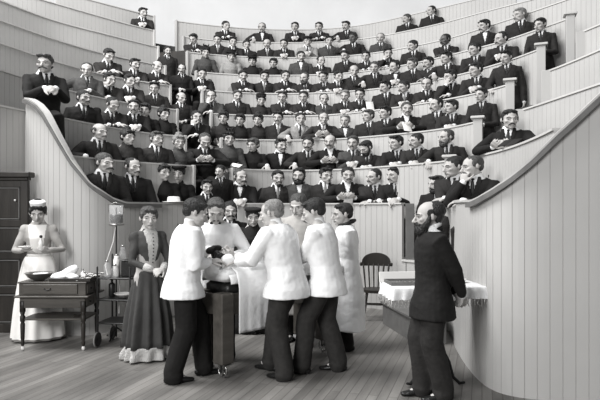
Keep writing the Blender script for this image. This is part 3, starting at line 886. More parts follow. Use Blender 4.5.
for k, lst in rows.items():
    lst.sort(key=lambda p: p['x'])
    nL = len(lst)
    for i, p in enumerate(lst):
        fl = p['fl']; pov = [float(f[1:]) for f in fl if f[0] == 'p' and len(f) > 1]
        if pov: Y = pov[0]; X = (p['x']-300)*Y/F
        else:
            c_ = OFFS[k, 'C' if p['pose'] in 'CE' else 'A']; q = at(c_, hit(c_, p['x'], p['x'] > 400 and k > 0)); X, Y = q.x, q.y
        Z = EYE+(HZ-p['y'])*Y/F
        face = math.degrees(math.atan2(-.15-X, -(5.2-Y))); fz = math.atan2((-.15-X)*1.0, (Y-4.5))  # facing angle: local -Y to target
        rz = fz*.75
        big = 45 if p['x'] > 360 else 28
        hy = {'-': -big, '0': rnd.choice((-10, 10)), '+': 28}[p['yaw']]
        if stand_ := p['pose'] in 'SQ': hy = max(-28, hy)
        hp = 30 if 'u' in fl else (8 if k < 3 else 15)
        A = arch(p['pose'], hy, hp, p['fem'])
        hc = A['hc']; stand = p['pose'] in 'SQ'
        if stand:
            cand = []
            for z0 in [FL[j]+e for j in range(8) for e in (0, .33)]+[.4, .8]: cand.append((abs((Z-z0)/hc.z-1), z0))
            _, z0 = min(cand); sc = max(.88, min(1.12, (Z-z0)/hc.z)); rootz = Z-hc.z*sc
        else:
            z0 = FL[k]; sc = max(.93, min(1.08, 1+.6*((Z-z0)/hc.z-1))); rootz = Z-hc.z*sc
        if not stand: sc *= 1.06; rootz = Z-hc.z*sc
        off = Matrix.Rotation(rz, 3, 'Z') @ Vector((hc.x, hc.y, 0))*sc
        root = empty('person', (X-off.x, Y-off.y, rootz), rz, sc)
        if not stand: root.scale = (sc*1.09, sc*1.04, sc)
        bits = []
        hk = None
        for f in fl:
            if f in ('hb', 'hf', 'hr', 'ht', 'hc'): hk = {'hb': 'flat', 'hf': 'feather', 'hr': 'brim', 'ht': 'toque', 'hc': 'cap'}[f]
        cn = CL[p['cloth']]
        lab = 'person in %s %s' % (cn, 'dress' if p['fem'] else 'suit')
        if hk: lab += ' and ' + ('cap' if hk == 'cap' else 'hat')
        elif 't' in fl: lab += ' and bow tie'
        oi = ORD[i]+' from left' if i <= (nL-1)/2 else (ORD[nL-1-i]+' from right' if i < nL-1 else 'rightmost')
        if i == 0: oi = 'leftmost'
        lab += ', '+PT[p['pose']]+', '+oi+' in '+('the ' if len(lab.split()) < 6 else '')+ROWN[k]
        lab = ' '.join(lab.split()[:16])
        tag(root, lab, 'person', 'spectators in the tiered gallery')
        hairm = {'d': 'hair_dark', 'm': 'hair_dark' if i % 2 else 'hair_mid', 'l': 'hair_light', 'b': 'hair_mid'}[p['hair']]
        hairk = 'bald' if p['hair'] == 'b' else (('bun', 'updo')[i % 2] if p['fem'] else ('short', 'part', 'wavy', 'crop', 'part')[(i*3+k) % 5])
        jm = {'k': 'suit_black', 'd': 'suit_dark', 'g': 'suit_grey', 'l': 'suit_light'}[p['cloth']]
        mo = {'m': 0, 'M': 1}.get(p['face']); be = {'B': 'full', 'g': 'goatee', 'L': 'long'}.get(p['face'])
        assemble(A, root, skin='skin_dark' if 'D' in fl else 'skin', hairk=hairk, hairm=hairm, hv=i % 2, mo=mo, be=be, jacket=jm, tie=('tie_grey' if 'G' in fl else None if 'W' in fl else 'tie'), bow='t' in fl,
                 trousers='suit_dark', hatk=hk, hatm='suit_black', fem=p['fem'], jname='dress' if p['fem'] else 'jacket', shoes=stand)
        WHERE[(k, p['x'])] = (root, sc, rz, A)
# ------------------------------------------------------------------ people on the floor of the pit
def wp(px, py, Y): return Vector(((px-300)*Y/F, Y, EYE+(HZ-py)*Y/F))
DBG = []
def pit(px, Y, headpy, rz, pz, arms, **kw):
    """arms: {side: (px, py, Y, world dir, world palm normal, curl)} or local dict with 'w'"""
    rz = R(rz); Ri = Matrix.Rotation(-rz, 3, 'Z')
    d = dict(sit=False, hy=0, hp=10, lean=5, seed=px, hs=1.06); d.update(pz)
    A_ = {}; kw.pop('sc', 0)
    P_ = Vector(d.get('pelvis', (0, 0, .95))); up_ = Matrix.Rotation(R(d['lean']), 3, 'X') @ Vector((0, 0, 1)); fr_ = Matrix.Rotation(R(d['lean']), 3, 'X') @ Vector((0, -1, 0))
    hc_ = P_+up_*.580+Vector((0, 0, .040))+rotm(R(d['hy']), R(d['hp'])) @ Vector((0, -.02, .03))+fr_*.015
    sc = 1.0
    for _ in range(3):
        ho = Matrix.Rotation(rz, 3, 'Z') @ hc_*sc; hY = Y+ho.y; sc = (EYE+(HZ-headpy)*hY/F)/hc_.z
    X = (px-300)*hY/F-ho.x
    DBG.append('%s sc %.3f root px %.0f feet y %.0f' % (kw['label'][:45], sc, 300+F*X/Y, HZ+F*EYE/Y))
    for s, a in arms.items():
        if isinstance(a, dict): A_[s] = a
        else:
            w = Ri @ (wp(a[0], a[1], a[2])-Vector((X, Y, 0)))/sc
            A_[s] = dict(w=w, d=Ri @ Vector(a[3]), n=Ri @ Vector(a[4]), curl=a[5])
            if len(a) > 6: A_[s]['pole'] = a[6]
    d['arms'] = A_
    fig = figure(d, kw.pop('outfit', 'coat'), kw.get('fem', False), vox=kw.pop('vox', .0065), vdepth=kw.pop('vdepth', .2), bulk=kw.pop('bulk', 1.0), drop=kw.pop('drop', None), sleeve=kw.pop('sleeve', 1.1))
    root = empty('person', (X, Y, 0), rz, sc)
    label = kw.pop('label'); grp = kw.pop('group', None)
    assemble(fig, root, **kw); tag(root, label, 'person', grp)
    h = Matrix.Rotation(rz, 3, 'Z') @ fig['hc']*sc+Vector((X, Y, 0))
    print('PIT', label[:40], 'head px %.0f,%.0f (want y %s)' % (300+F*h.x/h.y, HZ-F*(h.z-EYE)/h.y, headpy))
    return root, fig
def skirt(z0, z1, r0, r1, folds=13, seed=0, a0=0, a1=2*PI, off=0, amp=.03, squash=.85):
    N = 132; rings = []; closed = abs(a1-a0-2*PI) < 1e-4
    for i in range(15):
        t = i/14; z = z1+(z0-z1)*t; r = r0+(r1-r0)*(t**.62)
        ring = []
        for j in range(N if closed else N+1):
            a = a0+(a1-a0)*j/N; am = amp*min(1, t*1.5)
            rr = r+off+am*(math.cos(folds*a+1.2*math.sin(a*2+seed)+.5*t)*.6+noise.noise(Vector((math.cos(a)*2.5, math.sin(a)*2.5, seed+t*.6)))*.8)
            ring.append(Vector((rr*math.cos(a), rr*squash*math.sin(a), z)))
        rings.append(ring)
    g = G()
    if closed: g.rings(rings)
    else:
        # open shell with thickness
        n = len(rings[0]); v = [p for r_ in rings for p in r_]; v += [p-Vector((p.x, p.y, 0)).normalized()*.008 for p in v]; m = len(rings)*n; f = []
        for i in range(len(rings)-1):
            for j in range(n-1):
                q = (i*n+j, i*n+j+1, (i+1)*n+j+1, (i+1)*n+j); f += [q, tuple(x+m for x in q[::-1])]
        g.add(v, f)
    return g
# surgeon in profile at the left of the table
pit(196, 5.28, 213, 112, dict(hy=-8, hp=24, lean=8, feet={-1: (-.07, .11, .08), 1: (.08, -.22, .08)}),
    {1: (214, 250, 5.75, (.8, .5, -.2), (0, 0, -1), .5), -1: (209, 262, 5.35, (.9, .3, .2), (0, .3, -1), .5)},
    drop=.16, hairk='part', hairm='hair_dark', jacket='white', tie=None, trousers='suit_black', shoes=True, bulk=1.14, sc=1.0, jname='surgical_jacket',
    label='person in white surgical jacket seen in profile, standing left of the operating table')
# surgeon facing the camera
pit(216, 5.98, 211, 4, dict(hy=6, hp=26, lean=9), {-1: (211, 254, 5.72, (.5, -.7, -.2), (.3, 0, -1), .5), 1: (233, 256, 5.75, (-.6, -.6, -.2), (0, 0, -1), .5)},
    drop=.30, hairk='part', hairm='hair_mid', mo=0, jacket='white', tie='tie', bow=True, trousers='suit_black', shoes=True, bulk=1.04, sc=1.02, jname='surgical_gown',
    label='person in white gown with black bow tie facing forward over the patient')
# surgeon leaning in from the right with his back to us
pit(271, 5.38, 213, -122, dict(hy=14, hp=14, lean=14, pelvis=(0, .06, .945), feet={-1: (-.10, -.20, .08), 1: (.08, .09, .08)}),
    {-1: (243, 258, 5.72, (-.9, .3, -.1), (0, .3, -1), .35), 1: (237, 262, 5.45, (-.9, .3, -.1), (0, 0, -1), .35)},
    drop=.17, hairk='crop', hairm='hair_light', mo=0, jacket='white', tie=None, trousers='trouser_grey', shoes=True, bulk=1.2, sc=1.04, jname='surgical_jacket',
    label='person in white jacket, back turned, stretching both arms left over the patient')
# surgeon behind, with a band across the forehead
pit(298, 6.85, 205, -14, dict(hy=-8, hp=22, lean=4), {-1: (284, 262, 6.6, (.5, -.7, -.2), (.3, 0, -1), .5), 1: (303, 264, 6.6, (-.6, -.6, -.2), (0, 0, -1), .5)},
    outfit='gown', drop=.62, hairk='short', hairm='hair_mid', jacket='nurse_dress', tie=None, trousers='suit_black', shoes=True, bulk=1.05, sc=1.06, jname='surgical_gown',
    label='person in pale gown with white forehead band, standing behind the two leaning surgeons')
HB = bpy.context.scene.objects
_r = [o for o in COL.objects if o.get('label', '').startswith('person in pale gown')][0]
_h = [c_ for c_ in _r.children if c_.name.startswith('hair')][0].matrix_local
g = G(); g.lathe((0, .005, .040), [(.083, 0), (.088, .002), (.086, .034), (.080, .036)], 30); g.xf(Matrix.Diagonal((.96, 1.12, 1, 1))); g.build('forehead_band', M['white'], _r, True, _h)
# surgeon in profile, right hand side
pit(313, 5.5, 212, -104, dict(hy=4, hp=22, lean=9, feet={-1: (-.10, .11, .08), 1: (.09, -.23, .08)}),
    {-1: (297, 262, 5.95, (-.9, .4, -.1), (0, 0, -1), .4), 1: (292, 262, 5.7, (-.9, .4, -.1), (0, 0, -1), .4)},
    drop=.17, hairk='part', hairm='hair_dark', mo=0, jacket='white', tie=None, trousers='trouser_grey', shoes=True, bulk=1.13, sc=1.02, jname='surgical_jacket',
    label='person in white surgical jacket and dark trousers, bending left beside the table end')
# assistant in the long gown
pit(342, 6.42, 214, -78, dict(hy=2, hp=8, lean=3, hem=(0, -.02), feet={-1: (-.08, .02, .08), 1: (.08, -.02, .08)}),
    {-1: (338, 284, 6.15, (-.4, -.2, -.9), (0, 1, 0), .9), 1: (341, 286, 6.5, (-.4, -.2, -.9), (0, 1, 0), .6)},
    outfit='gown', drop=.70, hairk='part', hairm='hair_dark', jacket='white', tie=None, trousers='suit_black', shoes=True, bulk=.98, sc=.985, jname='long_gown',
    label='person in long white gown with black collar, standing rightmost of the operating group')
_r = [o for o in COL.objects if o.get('label', '').startswith('person in long white gown')][0]
g = G(); [g.tube([(.0, .085, 1.52), (s*.06, .05, 1.51), (s*.085, -.01, 1.49), (s*.06, -.075, 1.465), (0, -.105, 1.44)], [.022]*5, 10) for s in (-1, 1)]
g.build('black_collar', M['tie'], _r, True)
# bearded man in the black suit, hands behind his back
pit(428, 4.78, 216, -86, dict(hy=-2, hp=6, lean=0, hs=1.08, feet={-1: (-.07, -.06, .08), 1: (.09, .08, .08)}),
    {-1: dict(w=(-.05, .27, .84), d=(.7, .1, -.6), n=(0, 1, 0), curl=.8, pole=(-1, .3, 0)), 1: dict(w=(.05, .29, .81), d=(-.6, .1, -.7), n=(0, -1, 0), curl=.8, pole=(1, .3, 0))},
    outfit='suit', drop=.24, hairk='receding', hairm='hair_dark', be='long', jacket='suit_black', tie='tie', trousers='suit_dark', shoes=True, bulk=1.08, sc=1.0, vdepth=.08, jname='jacket',
    label='person in black suit with hands clasped behind back, alone at the right front')
_r = [o for o in COL.objects if o.get('label', '').startswith('person in black suit with hands clasped')][0]
def ring(r0, z, tilt, y0=0): return [(r0*math.cos(2*PI*j/20), y0+r0*math.sin(2*PI*j/20), z+tilt*math.sin(2*PI*j/20)) for j in range(21)]
G().tube(ring(.071, 1.508, .022), [(.010, .020)]*21, 8, ref=(0, 0, 1), round_=False).build('shirt_collar', M['white_plain'], _r, True)
G().tube(ring(.082, 1.462, .024), [(.012, .030)]*21, 8, ref=(0, 0, 1), round_=False).build('coat_collar', M['suit_black'], _r, True)
# onlookers behind the operating group
pit(230, 7.6, 211, 6, dict(hy=8, hp=6, lean=4), {-1: dict(w=(-.1, -.3, 1.0), d=(.7, -.6, 0), n=(0, 0, -1), curl=.5), 1: dict(w=(.1, -.3, 1.0), d=(-.7, -.6, 0), n=(0, 0, -1), curl=.5)},
    outfit='suit', hairk='short', hairm='hair_dark', mo=1, jacket='suit_black', trousers='suit_black', shoes=True, sc=.95,
    label='person in black suit standing behind the white gowned surgeon facing forward')
WD, _f = pit(253, 7.4, 217, 4, dict(hy=4, hp=10, lean=2), {-1: dict(w=(-.08, -.26, 1.0), d=(.7, -.6, 0), n=(0, 0, -1), curl=.5), 1: dict(w=(.08, -.26, 1.0), d=(-.7, -.6, 0), n=(0, 0, -1), curl=.5)},
    outfit='dress', fem=True, hairk='bun', hairm='hair_dark', jacket='suit_black', hatk='flat', hatm='suit_black', sc=.935, jname='bodice',
    label='person in black high-collared dress and flat black hat behind the operating table')
skirt(.02, 1.02, .14, .34, seed=3).build('skirt', M['suit_black'], WD, True)
# woman in the grey dress with lace hem
LW, _f = pit(149, 6.05, 218, 38, dict(hy=-14, hp=4, lean=-1), {-1: dict(w=(-.05, -.235, 1.03), d=(.9, -.3, -.1), n=(0, .5, -.8), curl=.5, pole=(-.8, .5, -.5)), 1: dict(w=(.06, -.25, 1.03), d=(-.8, -.5, -.1), n=(0, .6, -.8), curl=.5, pole=(.8, .5, -.5))},
    outfit='dress', fem=True, hairk='bun', hairm='hair_mid', jacket='dress_grey', sc=.945, jname='bodice',
    label='person in long dark grey dress with pale yoke and lace hem, hands at waist')
skirt(.15, 1.04, .115, .27, seed=1, amp=.05).build('skirt', M['dress_grey'], LW, True)
sk = skirt(.02, .16, .268, .285, seed=1, amp=.05); sk.build('lace_hem', M['lace'], LW, True)
g = G()
for i in range(9):
    t = i/8; g.ell((.0, -.118-.022*math.sin(t*PI*.9), 1.10+.32*t), (.008, .006, .008), n=8)
g.build('buttons', M['tie'], LW, True)
def paint(fig, mt, test, obj_root, name):
    me = fig['jacket']; P_, up_, fr_, sd_ = fig['frame']; me.materials.append(mt); k_ = len(me.materials)-1
    for f in me.polygons:
        q = f.center-P_
        if test(q.dot(up_), q.dot(sd_), q.dot(fr_)): f.material_index = k_
    o = [c_ for c_ in obj_root.children if c_.name.startswith(name)][0]; o.material_slots[k_].link = 'OBJECT'; o.material_slots[k_].material = mt
paint(_f, M['lace'], lambda w, u, f: (f > .05 and .14 < w and abs(u) < .028+.05*max(0, w-.08)/.4) or w > .525, LW, 'bodice')
for s in (-1, 1):
    w = _f['wr'][s]; a = _f['wr'][-s]
    d_ = (_f['el'][s]-w).normalized(); g = G(); g.tube([w+d_*.0, w+d_*.05, w+d_*.1], [.034, .041, .046], 14, round_=False); g.build('cuff', M['lace'], LW, True)
# nurse
NU, _f = pit(38, 6.92, 213, 14, dict(hy=4, hp=15, lean=3), {-1: dict(w=(-.13, -.27, 1.14), d=(.5, -.8, .1), n=(.3, 0, 1), curl=.5), 1: dict(w=(.15, -.27, 1.14), d=(-.5, -.7, .2), n=(-.7, 0, .5), curl=.8)},
    outfit='dress', fem=True, hairk='updo', hairm='hair_dark', jacket='nurse_dress', hatk='nurse', hatm='white_plain', sc=.98, jname='bodice',
    label='person in pale uniform, white apron and white cap, holding a dish and small bottle')
skirt(.02, 1.04, .14, .30, seed=5, amp=.025).build('skirt', M['nurse_dress'], NU, True)
skirt(.05, 1.05, .145, .305, seed=5, amp=.025, a0=R(-175), a1=R(-5), off=.014).build('apron', M['apron'], NU, True)
paint(_f, M['apron'], lambda w, u, f: (f > .02 and .0 < w < .5 and abs(u) < .045+.05*max(0, w)/.4) or w > .53, NU, 'bodice')
g = G(); g.lathe((0, 0, 1.03), [(.12, 0), (.146, .002), (.142, .05), (.12, .052)], 30); g.xf(Matrix.Diagonal((1, .86, 1, 1))); g.build('waistband', M['apron'], NU, True)
def wl(obj, v): return Matrix.Translation(obj.location) @ Matrix.Rotation(obj.rotation_euler.z, 4, 'Z') @ Matrix.Scale(obj.scale[0], 4) @ Vector(v)
q = wl(NU, (-.08, -.37, 1.17)); d = empty('dish', q); tag(d, 'small white dish held in the nurse\'s hand at waist height', 'dish')
G().lathe((0, 0, 0), [(.02, 0), (.035, .002), (.075, .022), (.08, .028), (.07, .026), (.03, .01), (.001, .008)], 24).build('bowl', M['enamel'], d, True)
q = wl(NU, (.085, -.33, 1.14)); d = empty('bottle', q); tag(d, 'small clear bottle with dark round stopper held upright against the nurse\'s bodice', 'bottle')
G().lathe((0, 0, 0), [(.02, 0), (.026, .004), (.026, .10), (.012, .125), (.011, .15)], 18).build('flask', M['enamel'], d, True)
G().ell((0, 0, .165), (.018, .018, .02), n=12).build('stopper', M['iron'], d, True)
# ------------------------------------------------------------------ operating table
OT = empty('operating_table', (-.73, 5.26, 0), R(45))
tag(OT, 'heavy wooden operating table on castors in the middle of the pit', 'table')
TL, TW = 1.52, .46      # local +x runs along the table, +y to the left side
g = G()
for (c_, d_) in (((TL/2, .015, .70), (TL, .03, .20)), ((TL/2, TW-.015, .70), (TL, .03, .20)), ((.015, TW/2, .70), (.03, TW-.06, .20)), ((TL-.015, TW/2, .70), (.03, TW-.06, .20))): g.box(c_, d_, bev=.004)
g.build('apron_frame', M['midwood'], OT)
g = G(); g.box((TL/2, TW/2, .62), (TL-.06, TW-.06, .02)); g.build('bed_board', M['darkwood'], OT)
for x in (.055, TL-.055):
    for y in (.055, TW-.055):
        g = G(); g.box((x, y, .475), (.145, .145, .67), bev=.008); lg = g.build('leg', M['midwood'], OT)
        g = G(); g.box((x, y, .137), (.05, .05, .012)); g.box((x-.02, y+.01, .10), (.004, .02, .08)); g.box((x+.02, y+.01, .10), (.004, .02, .08)); g.build('castor_fork', M['iron'], lg)
        g = G()
        for a in range(24):
            pass
        ring = []
        for a in range(25):
            t = 2*PI*a/24; ring.append((x, y+.012+.062*math.cos(t), .07+.062*math.sin(t)))
        g.tube(ring, [.009]*25, 8, round_=False)
        for a in range(5): t = 2*PI*a/5; g.tube([(x, y+.012, .07), (x, y+.012+.06*math.cos(t), .07+.06*math.sin(t))], [.005]*2, 6, round_=False)
        g.tube([(x-.02, y+.012, .07), (x+.02, y+.012, .07)], [.009]*2, 8, round_=False)
        g.build('castor_wheel', M['metal'], lg, True)
mt_ = empty('mattress', OT.location, R(45)); tag(mt_, 'black leather cushion lying on the wooden operating table', 'cushion')
g = G(); g.box((TL/2+.03, TW/2, .83), (TL-.14, TW-.08, .12), bev=.025); me = g.mesh('pad'); smooth_by_angle(me, 50); link('pad', me, mt_, M['leather'])
pw_ = empty('pillow', OT.location, R(45)); tag(pw_, 'white pillow under the patient\'s head on the operating table', 'pillow')
g = G(); g.box((.22, TW/2, .965), (.34, TW-.06, .13), bev=.04); link('pad', remesh(g, .014, 4, 'pillow'), pw_, M['white'])
# patient lying under sheets
pr = empty('person', OT.location, R(45)); tag(pr, 'person lying on their back under white sheets on the operating table, arms covered', 'person')
g = G(); HRm = Matrix.Translation((.17, TW/2, 1.10)) @ Matrix.Rotation(PI/2, 4, 'Z') @ Matrix.Rotation(-PI/2+.35, 4, 'X')
HRm = Matrix.Translation((.20, TW/2, 1.13)) @ Matrix(((0, 0, -1, 0), (1, 0, 0, 0), (0, -1, 0, 0), (0, 0, 0, 1)))
g.join(head_g(), HRm)
g.tube([(.26, TW/2, 1.09), (.36, TW/2, 1.04), (.46, TW/2, 1.03)], [.05, .055, .07], 12)
g.tube([(.42, TW/2, 1.02), (.55, TW/2, 1.02), (.85, TW/2, 1.02), (1.0, TW/2, 1.02)], [(.16, .085), (.18, .10), (.15, .09), (.16, .09)], 16, ref=(0, 0, 1))
for s in (-1, 1):
    g.tube([(1.0, TW/2+s*.08, 1.0), (1.42, TW/2+s*.09, 1.0)], [.08, .055], 12)
    g.tube([(.46, TW/2+s*.16, 1.02), (.75, TW/2+s*.19, .99), (.98, TW/2+s*.15, 1.03)], [.045, .04, .03], 10); g.join(hand_g((.98, TW/2+s*.15, 1.03), (1, 0, 0), (0, 0, -1), .4, s))
link('body', remesh(g, .008, 1, 'body'), pr, M['skin'])
link('hair', get_hair('wavy', 3), pr, M['hair_dark'], HRm); [link('eyebrow', BROW[s], pr, M['hair_dark'], HRm) for s in (-1, 1)]
# sheets: over the patient and hanging down at the right end
def cloth(name, prof, y0, y1, mt, parent, ny=22, seed=0, amp=.012, th=.008):
    rr = []
    for i in range(len(prof)):
        row = []
        for j in range(ny+1):
            t = j/ny; x, z = prof[i]; n = noise.noise(Vector((x*4, t*5, z*3+seed)))*amp
            row.append(Vector((x+n*.6, y0+(y1-y0)*t, z+n)))
        rr.append(row+[p-Vector((0, 0, th)) for p in row[::-1]])
    g = G(); g.rings(rr); return g.build(name, mt, parent, True)
sh = empty('sheet', OT.location, R(45)); tag(sh, 'white sheet over the patient, its end hanging down the near side of the table', 'sheet')
g = G(); N = 40; rr = []
for i in range(31):
    x = .10+1.38*i/30; row = []
    for j in range(N+1):
        a = PI*j/N; w = .235+.01*noise.noise(Vector((x*6, j*.2, 1))); top = (1.0 if x < .34 else 1.13)+.035*math.sin(x*5)+.03*noise.noise(Vector((x*5, a*2, 3)))
        y = TW/2-math.cos(a)*w; z = .90+(top-.90)*math.sin(a)**.7; row.append(Vector((x, y, z)))
    rr.append(row+[p-Vector((0, 0, .012)) for p in row[::-1]])
g.rings(rr); g.build('cover', M['white'], sh, True)
g = G(); rr = []
for i in range(41):
    x = .17+.60*i/40; f_ = .004*math.cos(i*.9)+.008*math.sin(i*.3)
    row = [Vector((x, .12, 1.07)), Vector((x, .0, 1.0)), Vector((x, -.03+f_*.3, .93))]+[Vector((x+f_*.2, -.045+f_*(1-z), z)) for z in (.85, .75, .65, .55, .45, .42)]
    rr.append(row+[p+Vector((0, .008, 0)) for p in row[::-1]])
g.rings(rr); g.build('hanging_fold', M['white'], sh, True)
# pale gown-like apron cloth pieces near the hands: folded towels on the patient
for i, (px, py, Y, sx, sy, sz, lb) in enumerate(((213, 267, 5.42, .16, .10, .16, 'white folded towel standing on the near end of the operating table'), (228, 263, 5.50, .17, .12, .17, 'rounded white bundle of cloth in front of the patient, between the surgeons\' hands'))):
    q = wp(px, py, Y); g = G(); g.box((0, 0, 0), (sx, sy, sz), bev=.03)
    me = remesh(g, .012, 3, 'towel', lambda co: co+co.normalized()*noise.noise(co*14)*.016); o = link('towel', me, None, M['white']); o.location = q; o.rotation_euler = (.1, .1, .6+i); tag(o, lb, 'towel')
q = wp(214, 249, 5.52); g = G(); g.tube([(0, 0, -.05), (0, 0, 0), (.01, -.01, .05)], [.035, .042, .028], 14)
me = remesh(g, .01, 2, 'ether_cone', lambda co: co+co.normalized()*noise.noise(co*20)*.012); o = link('ether_cone', me, None, M['suit_black']); o.location = q; o.rotation_euler = (0, 1.2, .3); tag(o, 'dark cone held over the patient\'s face between the surgeons\' hands', 'ether cone')
# ------------------------------------------------------------------ instrument table at the left
IT = empty('instrument_table', (-2.81, 6.58, 0)); tag(IT, 'dark wooden instrument table with drawers, lower shelf and turned legs, at left', 'table')
g = G(); g.box((0, 0, .695), (.76, .46, .14), bev=.006); g.build('drawer_case', M['midwood'], IT)
g = G(); g.box((0, 0, .772), (.78, .48, .018), bev=.004); g.build('table_top', M['midwood'], IT)
g = G(); g.box((0, 0, .615), (.84, .54, .022), bev=.005); g.build('ledge', M['midwood'], IT)
g = G(); g.box((0, 0, .545), (.74, .46, .12), bev=.004); g.build('apron_frame', M['midwood'], IT)
dw = G().box((-.02, -.236, .70), (.62, .02, .11), bev=.004).build('drawer', M['midwood'], IT)
G().tube([(-.08, -.247, .71), (-.075, -.27, .70), (-.045, -.275, .692), (-.015, -.27, .70), (-.01, -.247, .71)], [.005]*5, 8).build('handle', M['iron'], dw, True)
for y in (-.11, .11):
    dw = G().box((.384, y, .70), (.016, .19, .11), bev=.004).build('drawer', M['midwood'], IT); G().ell((.40, y, .70), .012).build('knob', M['iron'], dw, True)
    dw = G().box((.374, y, .545), (.012, .19, .09), bev=.004).build('drawer', M['midwood'], IT); G().ell((.388, y, .545), .012).build('knob', M['iron'], dw, True)
for x in (-.345, .345):
    for y in (-.21, .21):
        g = G(); g.box((x, y, .50), (.05, .05, .13), bev=.004)
        g.lathe((x, y, 0), [(.012, .05), (.017, .06), (.022, .09), (.016, .11), (.022, .14), (.026, .30), (.018, .32), (.028, .335), (.028, .39), (.018, .40), (.024, .42), (.026, .44)], 14)
        lg = g.build('leg', M['darkwood'], IT, True); G().ell((x, y, .026), (.020, .014, .026), n=12).build('castor', M['enamel'], lg, True)
g = G(); g.box((0, 0, .352), (.72, .44, .02), bev=.004); g.build('shelf', M['midwood'], IT)
ZT = .781
q = (-3.03, 6.50, ZT); o = G().lathe(q, [(.05, 0), (.06, .004), (.12, .04), (.15, .085), (.158, .09), (.146, .088), (.11, .05), (.05, .016), (.001, .014)], 32).build('basin', M['metal'], None, True); tag(o, 'wide metal basin on the left half of the instrument table', 'basin')
o = G().box((-3.01, 6.50, ZT+.075), (.16, .1, .02), .3, bev=.008).build('gauze_pad', M['white']); tag(o, 'white gauze folded inside the metal basin', 'gauze')
tr = empty('tray', (-2.62, 6.52, ZT)); tag(tr, 'flat dark tray on the right half of the instrument table', 'tray')
g = G(); g.box((0, 0, .008), (.46, .30, .012)); g.build('tray_bottom', M['darkwood'], tr)
for c_, d_ in (((0, -.15, .02), (.47, .012, .036)), ((0, .15, .02), (.47, .012, .036)), ((-.232, 0, .02), (.012, .30, .036)), ((.232, 0, .02), (.012, .30, .036))): G().box(c_, d_, bev=.003).build('tray_edge', M['darkwood'], tr)
g = G(); g.tube([(-.20, -.02, .04), (-.10, -.02, .065), (.0, .03, .12)], [(.07, .04), (.085, .05), (.075, .05)], 16, ref=(0, 0, 1)); g.ell((-.13, -.06, .04), (.11, .07, .03)); g.ell((.02, -.05, .04), (.07, .06, .03))
me = remesh(g, .012, 2, 'dressing_roll', lambda co: co+Vector((0, 0, 1))*noise.noise(co*16)*.012); o = link('dressing_cloth', me, None, M['white']); o.location = (-2.64, 6.52, ZT+.004); tag(o, 'rolled white dressing cloth heaped on the dark tray', 'cloth')
for i, (x, y, h, r_, lb) in enumerate(((.08, .03, .11, .024, 'taller white bottle beside the dressing cloth on the tray'), (.125, -.03, .085, .022, 'shorter white bottle next to the metal instruments on the tray'))):
    b = empty('bottle', (-2.62+x, 6.52+y, ZT+.014)); tag(b, lb, 'bottle'); G().lathe((0, 0, 0), [(r_*.8, 0), (r_, .004), (r_, h*.6), (r_*.4, h*.75), (r_*.38, h*.9)], 16).build('flask', M['enamel'], b, True); G().lathe((0, 0, h*.9), [(r_*.5, 0), (r_*.5, .012), (r_*.2, .016)], 10).build('stopper', M['metal'], b, True)
rn = random.Random(3)
for i in range(8):
    x = .14+.012*i; y = -.10+.027*i; a = rn.uniform(-.8, .8); L = .09; g = G()
    for s in (-1, 1):
        g.tube([(-L*math.cos(s*.12), -L*math.sin(s*.12), 0), (0, 0, .004), (L*math.cos(s*.06), L*math.sin(s*.06), 0)], [.003, .004, .002], 6)
        c_ = Vector((-L*1.15, -s*.02, 0)); g.tube([c_+Vector((.017*math.cos(t*PI/5), .017*math.sin(t*PI/5), 0)) for t in range(11)], [.003]*11, 6, round_=False)
    o = G.build(g, 'forceps', M['metal'], None, True); o.location = (-2.62+x, 6.52+y, ZT+.03+.006*i); o.rotation_euler = (rn.uniform(-.2, .2), rn.uniform(-.25, .05), a+.4)
    tag(o, 'metal forceps lying crossed in the heap at the right end of the tray', 'forceps', 'metal forceps heaped on the tray')
for i, (x, y, lb) in enumerate(((-2.66, 6.5, 'short dark wooden block on the lower shelf of the instrument table'),)):
    o = G().box((x+.1, y, .375), (.13, .04, .022), .5, bev=.005).build('splint', M['darkwood']); tag(o, lb, 'splint')
# ------------------------------------------------------------------ irrigator trolley
IR = empty('irrigator_stand', (-2.28, 6.95, 0)); tag(IR, 'tall iron stand holding a glass irrigator jar, behind the trolley', 'stand')
G().tube([(0, 0, .03), (0, 0, 1.62)], [.010, .009], 10).build('pole', M['iron'], IR, True)
g = G()
for a in (0.4, 2.5, 4.6): g.tube([(0, 0, .14), (.12*math.cos(a), .12*math.sin(a), .05), (.19*math.cos(a), .19*math.sin(a), .012)], [.010, .009, .010], 8)
g.build('tripod_foot', M['iron'], IR, True)
j = G().lathe((0, 0, 1.42), [(.03, 0), (.082, .004), (.086, .02), (.086, .235), (.080, .235), (.080, .02), (.03, .012)], 26).build('glass_jar', M['glass'], IR, True)
G().lathe((0, 0, 1.436), [(.002, 0), (.078, 0), (.078, .105), (.002, .105)], 26).build('dark_liquid', M['brownglass'], j, True)
g = G(); g.tube([(-.09, 0, 1.55), (-.095, -.02, 1.66), (0, -.03, 1.69), (.095, -.02, 1.66), (.09, 0, 1.55)], [.004]*5, 6); g.lathe((0, 0, 1.405), [(.088, 0), (.092, .004), (.092, .016), (.088, .02)], 26); g.build('hanger', M['metal'], IR, True)
G().tube([(0, -.02, 1.41), (-.02, -.05, 1.2), (-.10, -.10, .92), (-.05, -.14, .74), (.06, -.16, .78), (.07, -.16, .98), (.10, -.17, .70), (.09, -.17, .35)], [.008]*8, 8).build('rubber_tube', M['rubber'], IR, True)
TY = empty('trolley', (-2.13, 6.68, 0), R(-8)); tag(TY, 'black iron trolley on wheels, between instrument table and woman in grey dress', 'trolley')
for x in (-.2, .2):
    for y in (-.2, .17): G().tube([(x, y, .10), (x, y, .93 if y < 0 else 1.05)], [.011, .011], 8).build('post', M['iron'], TY, True)
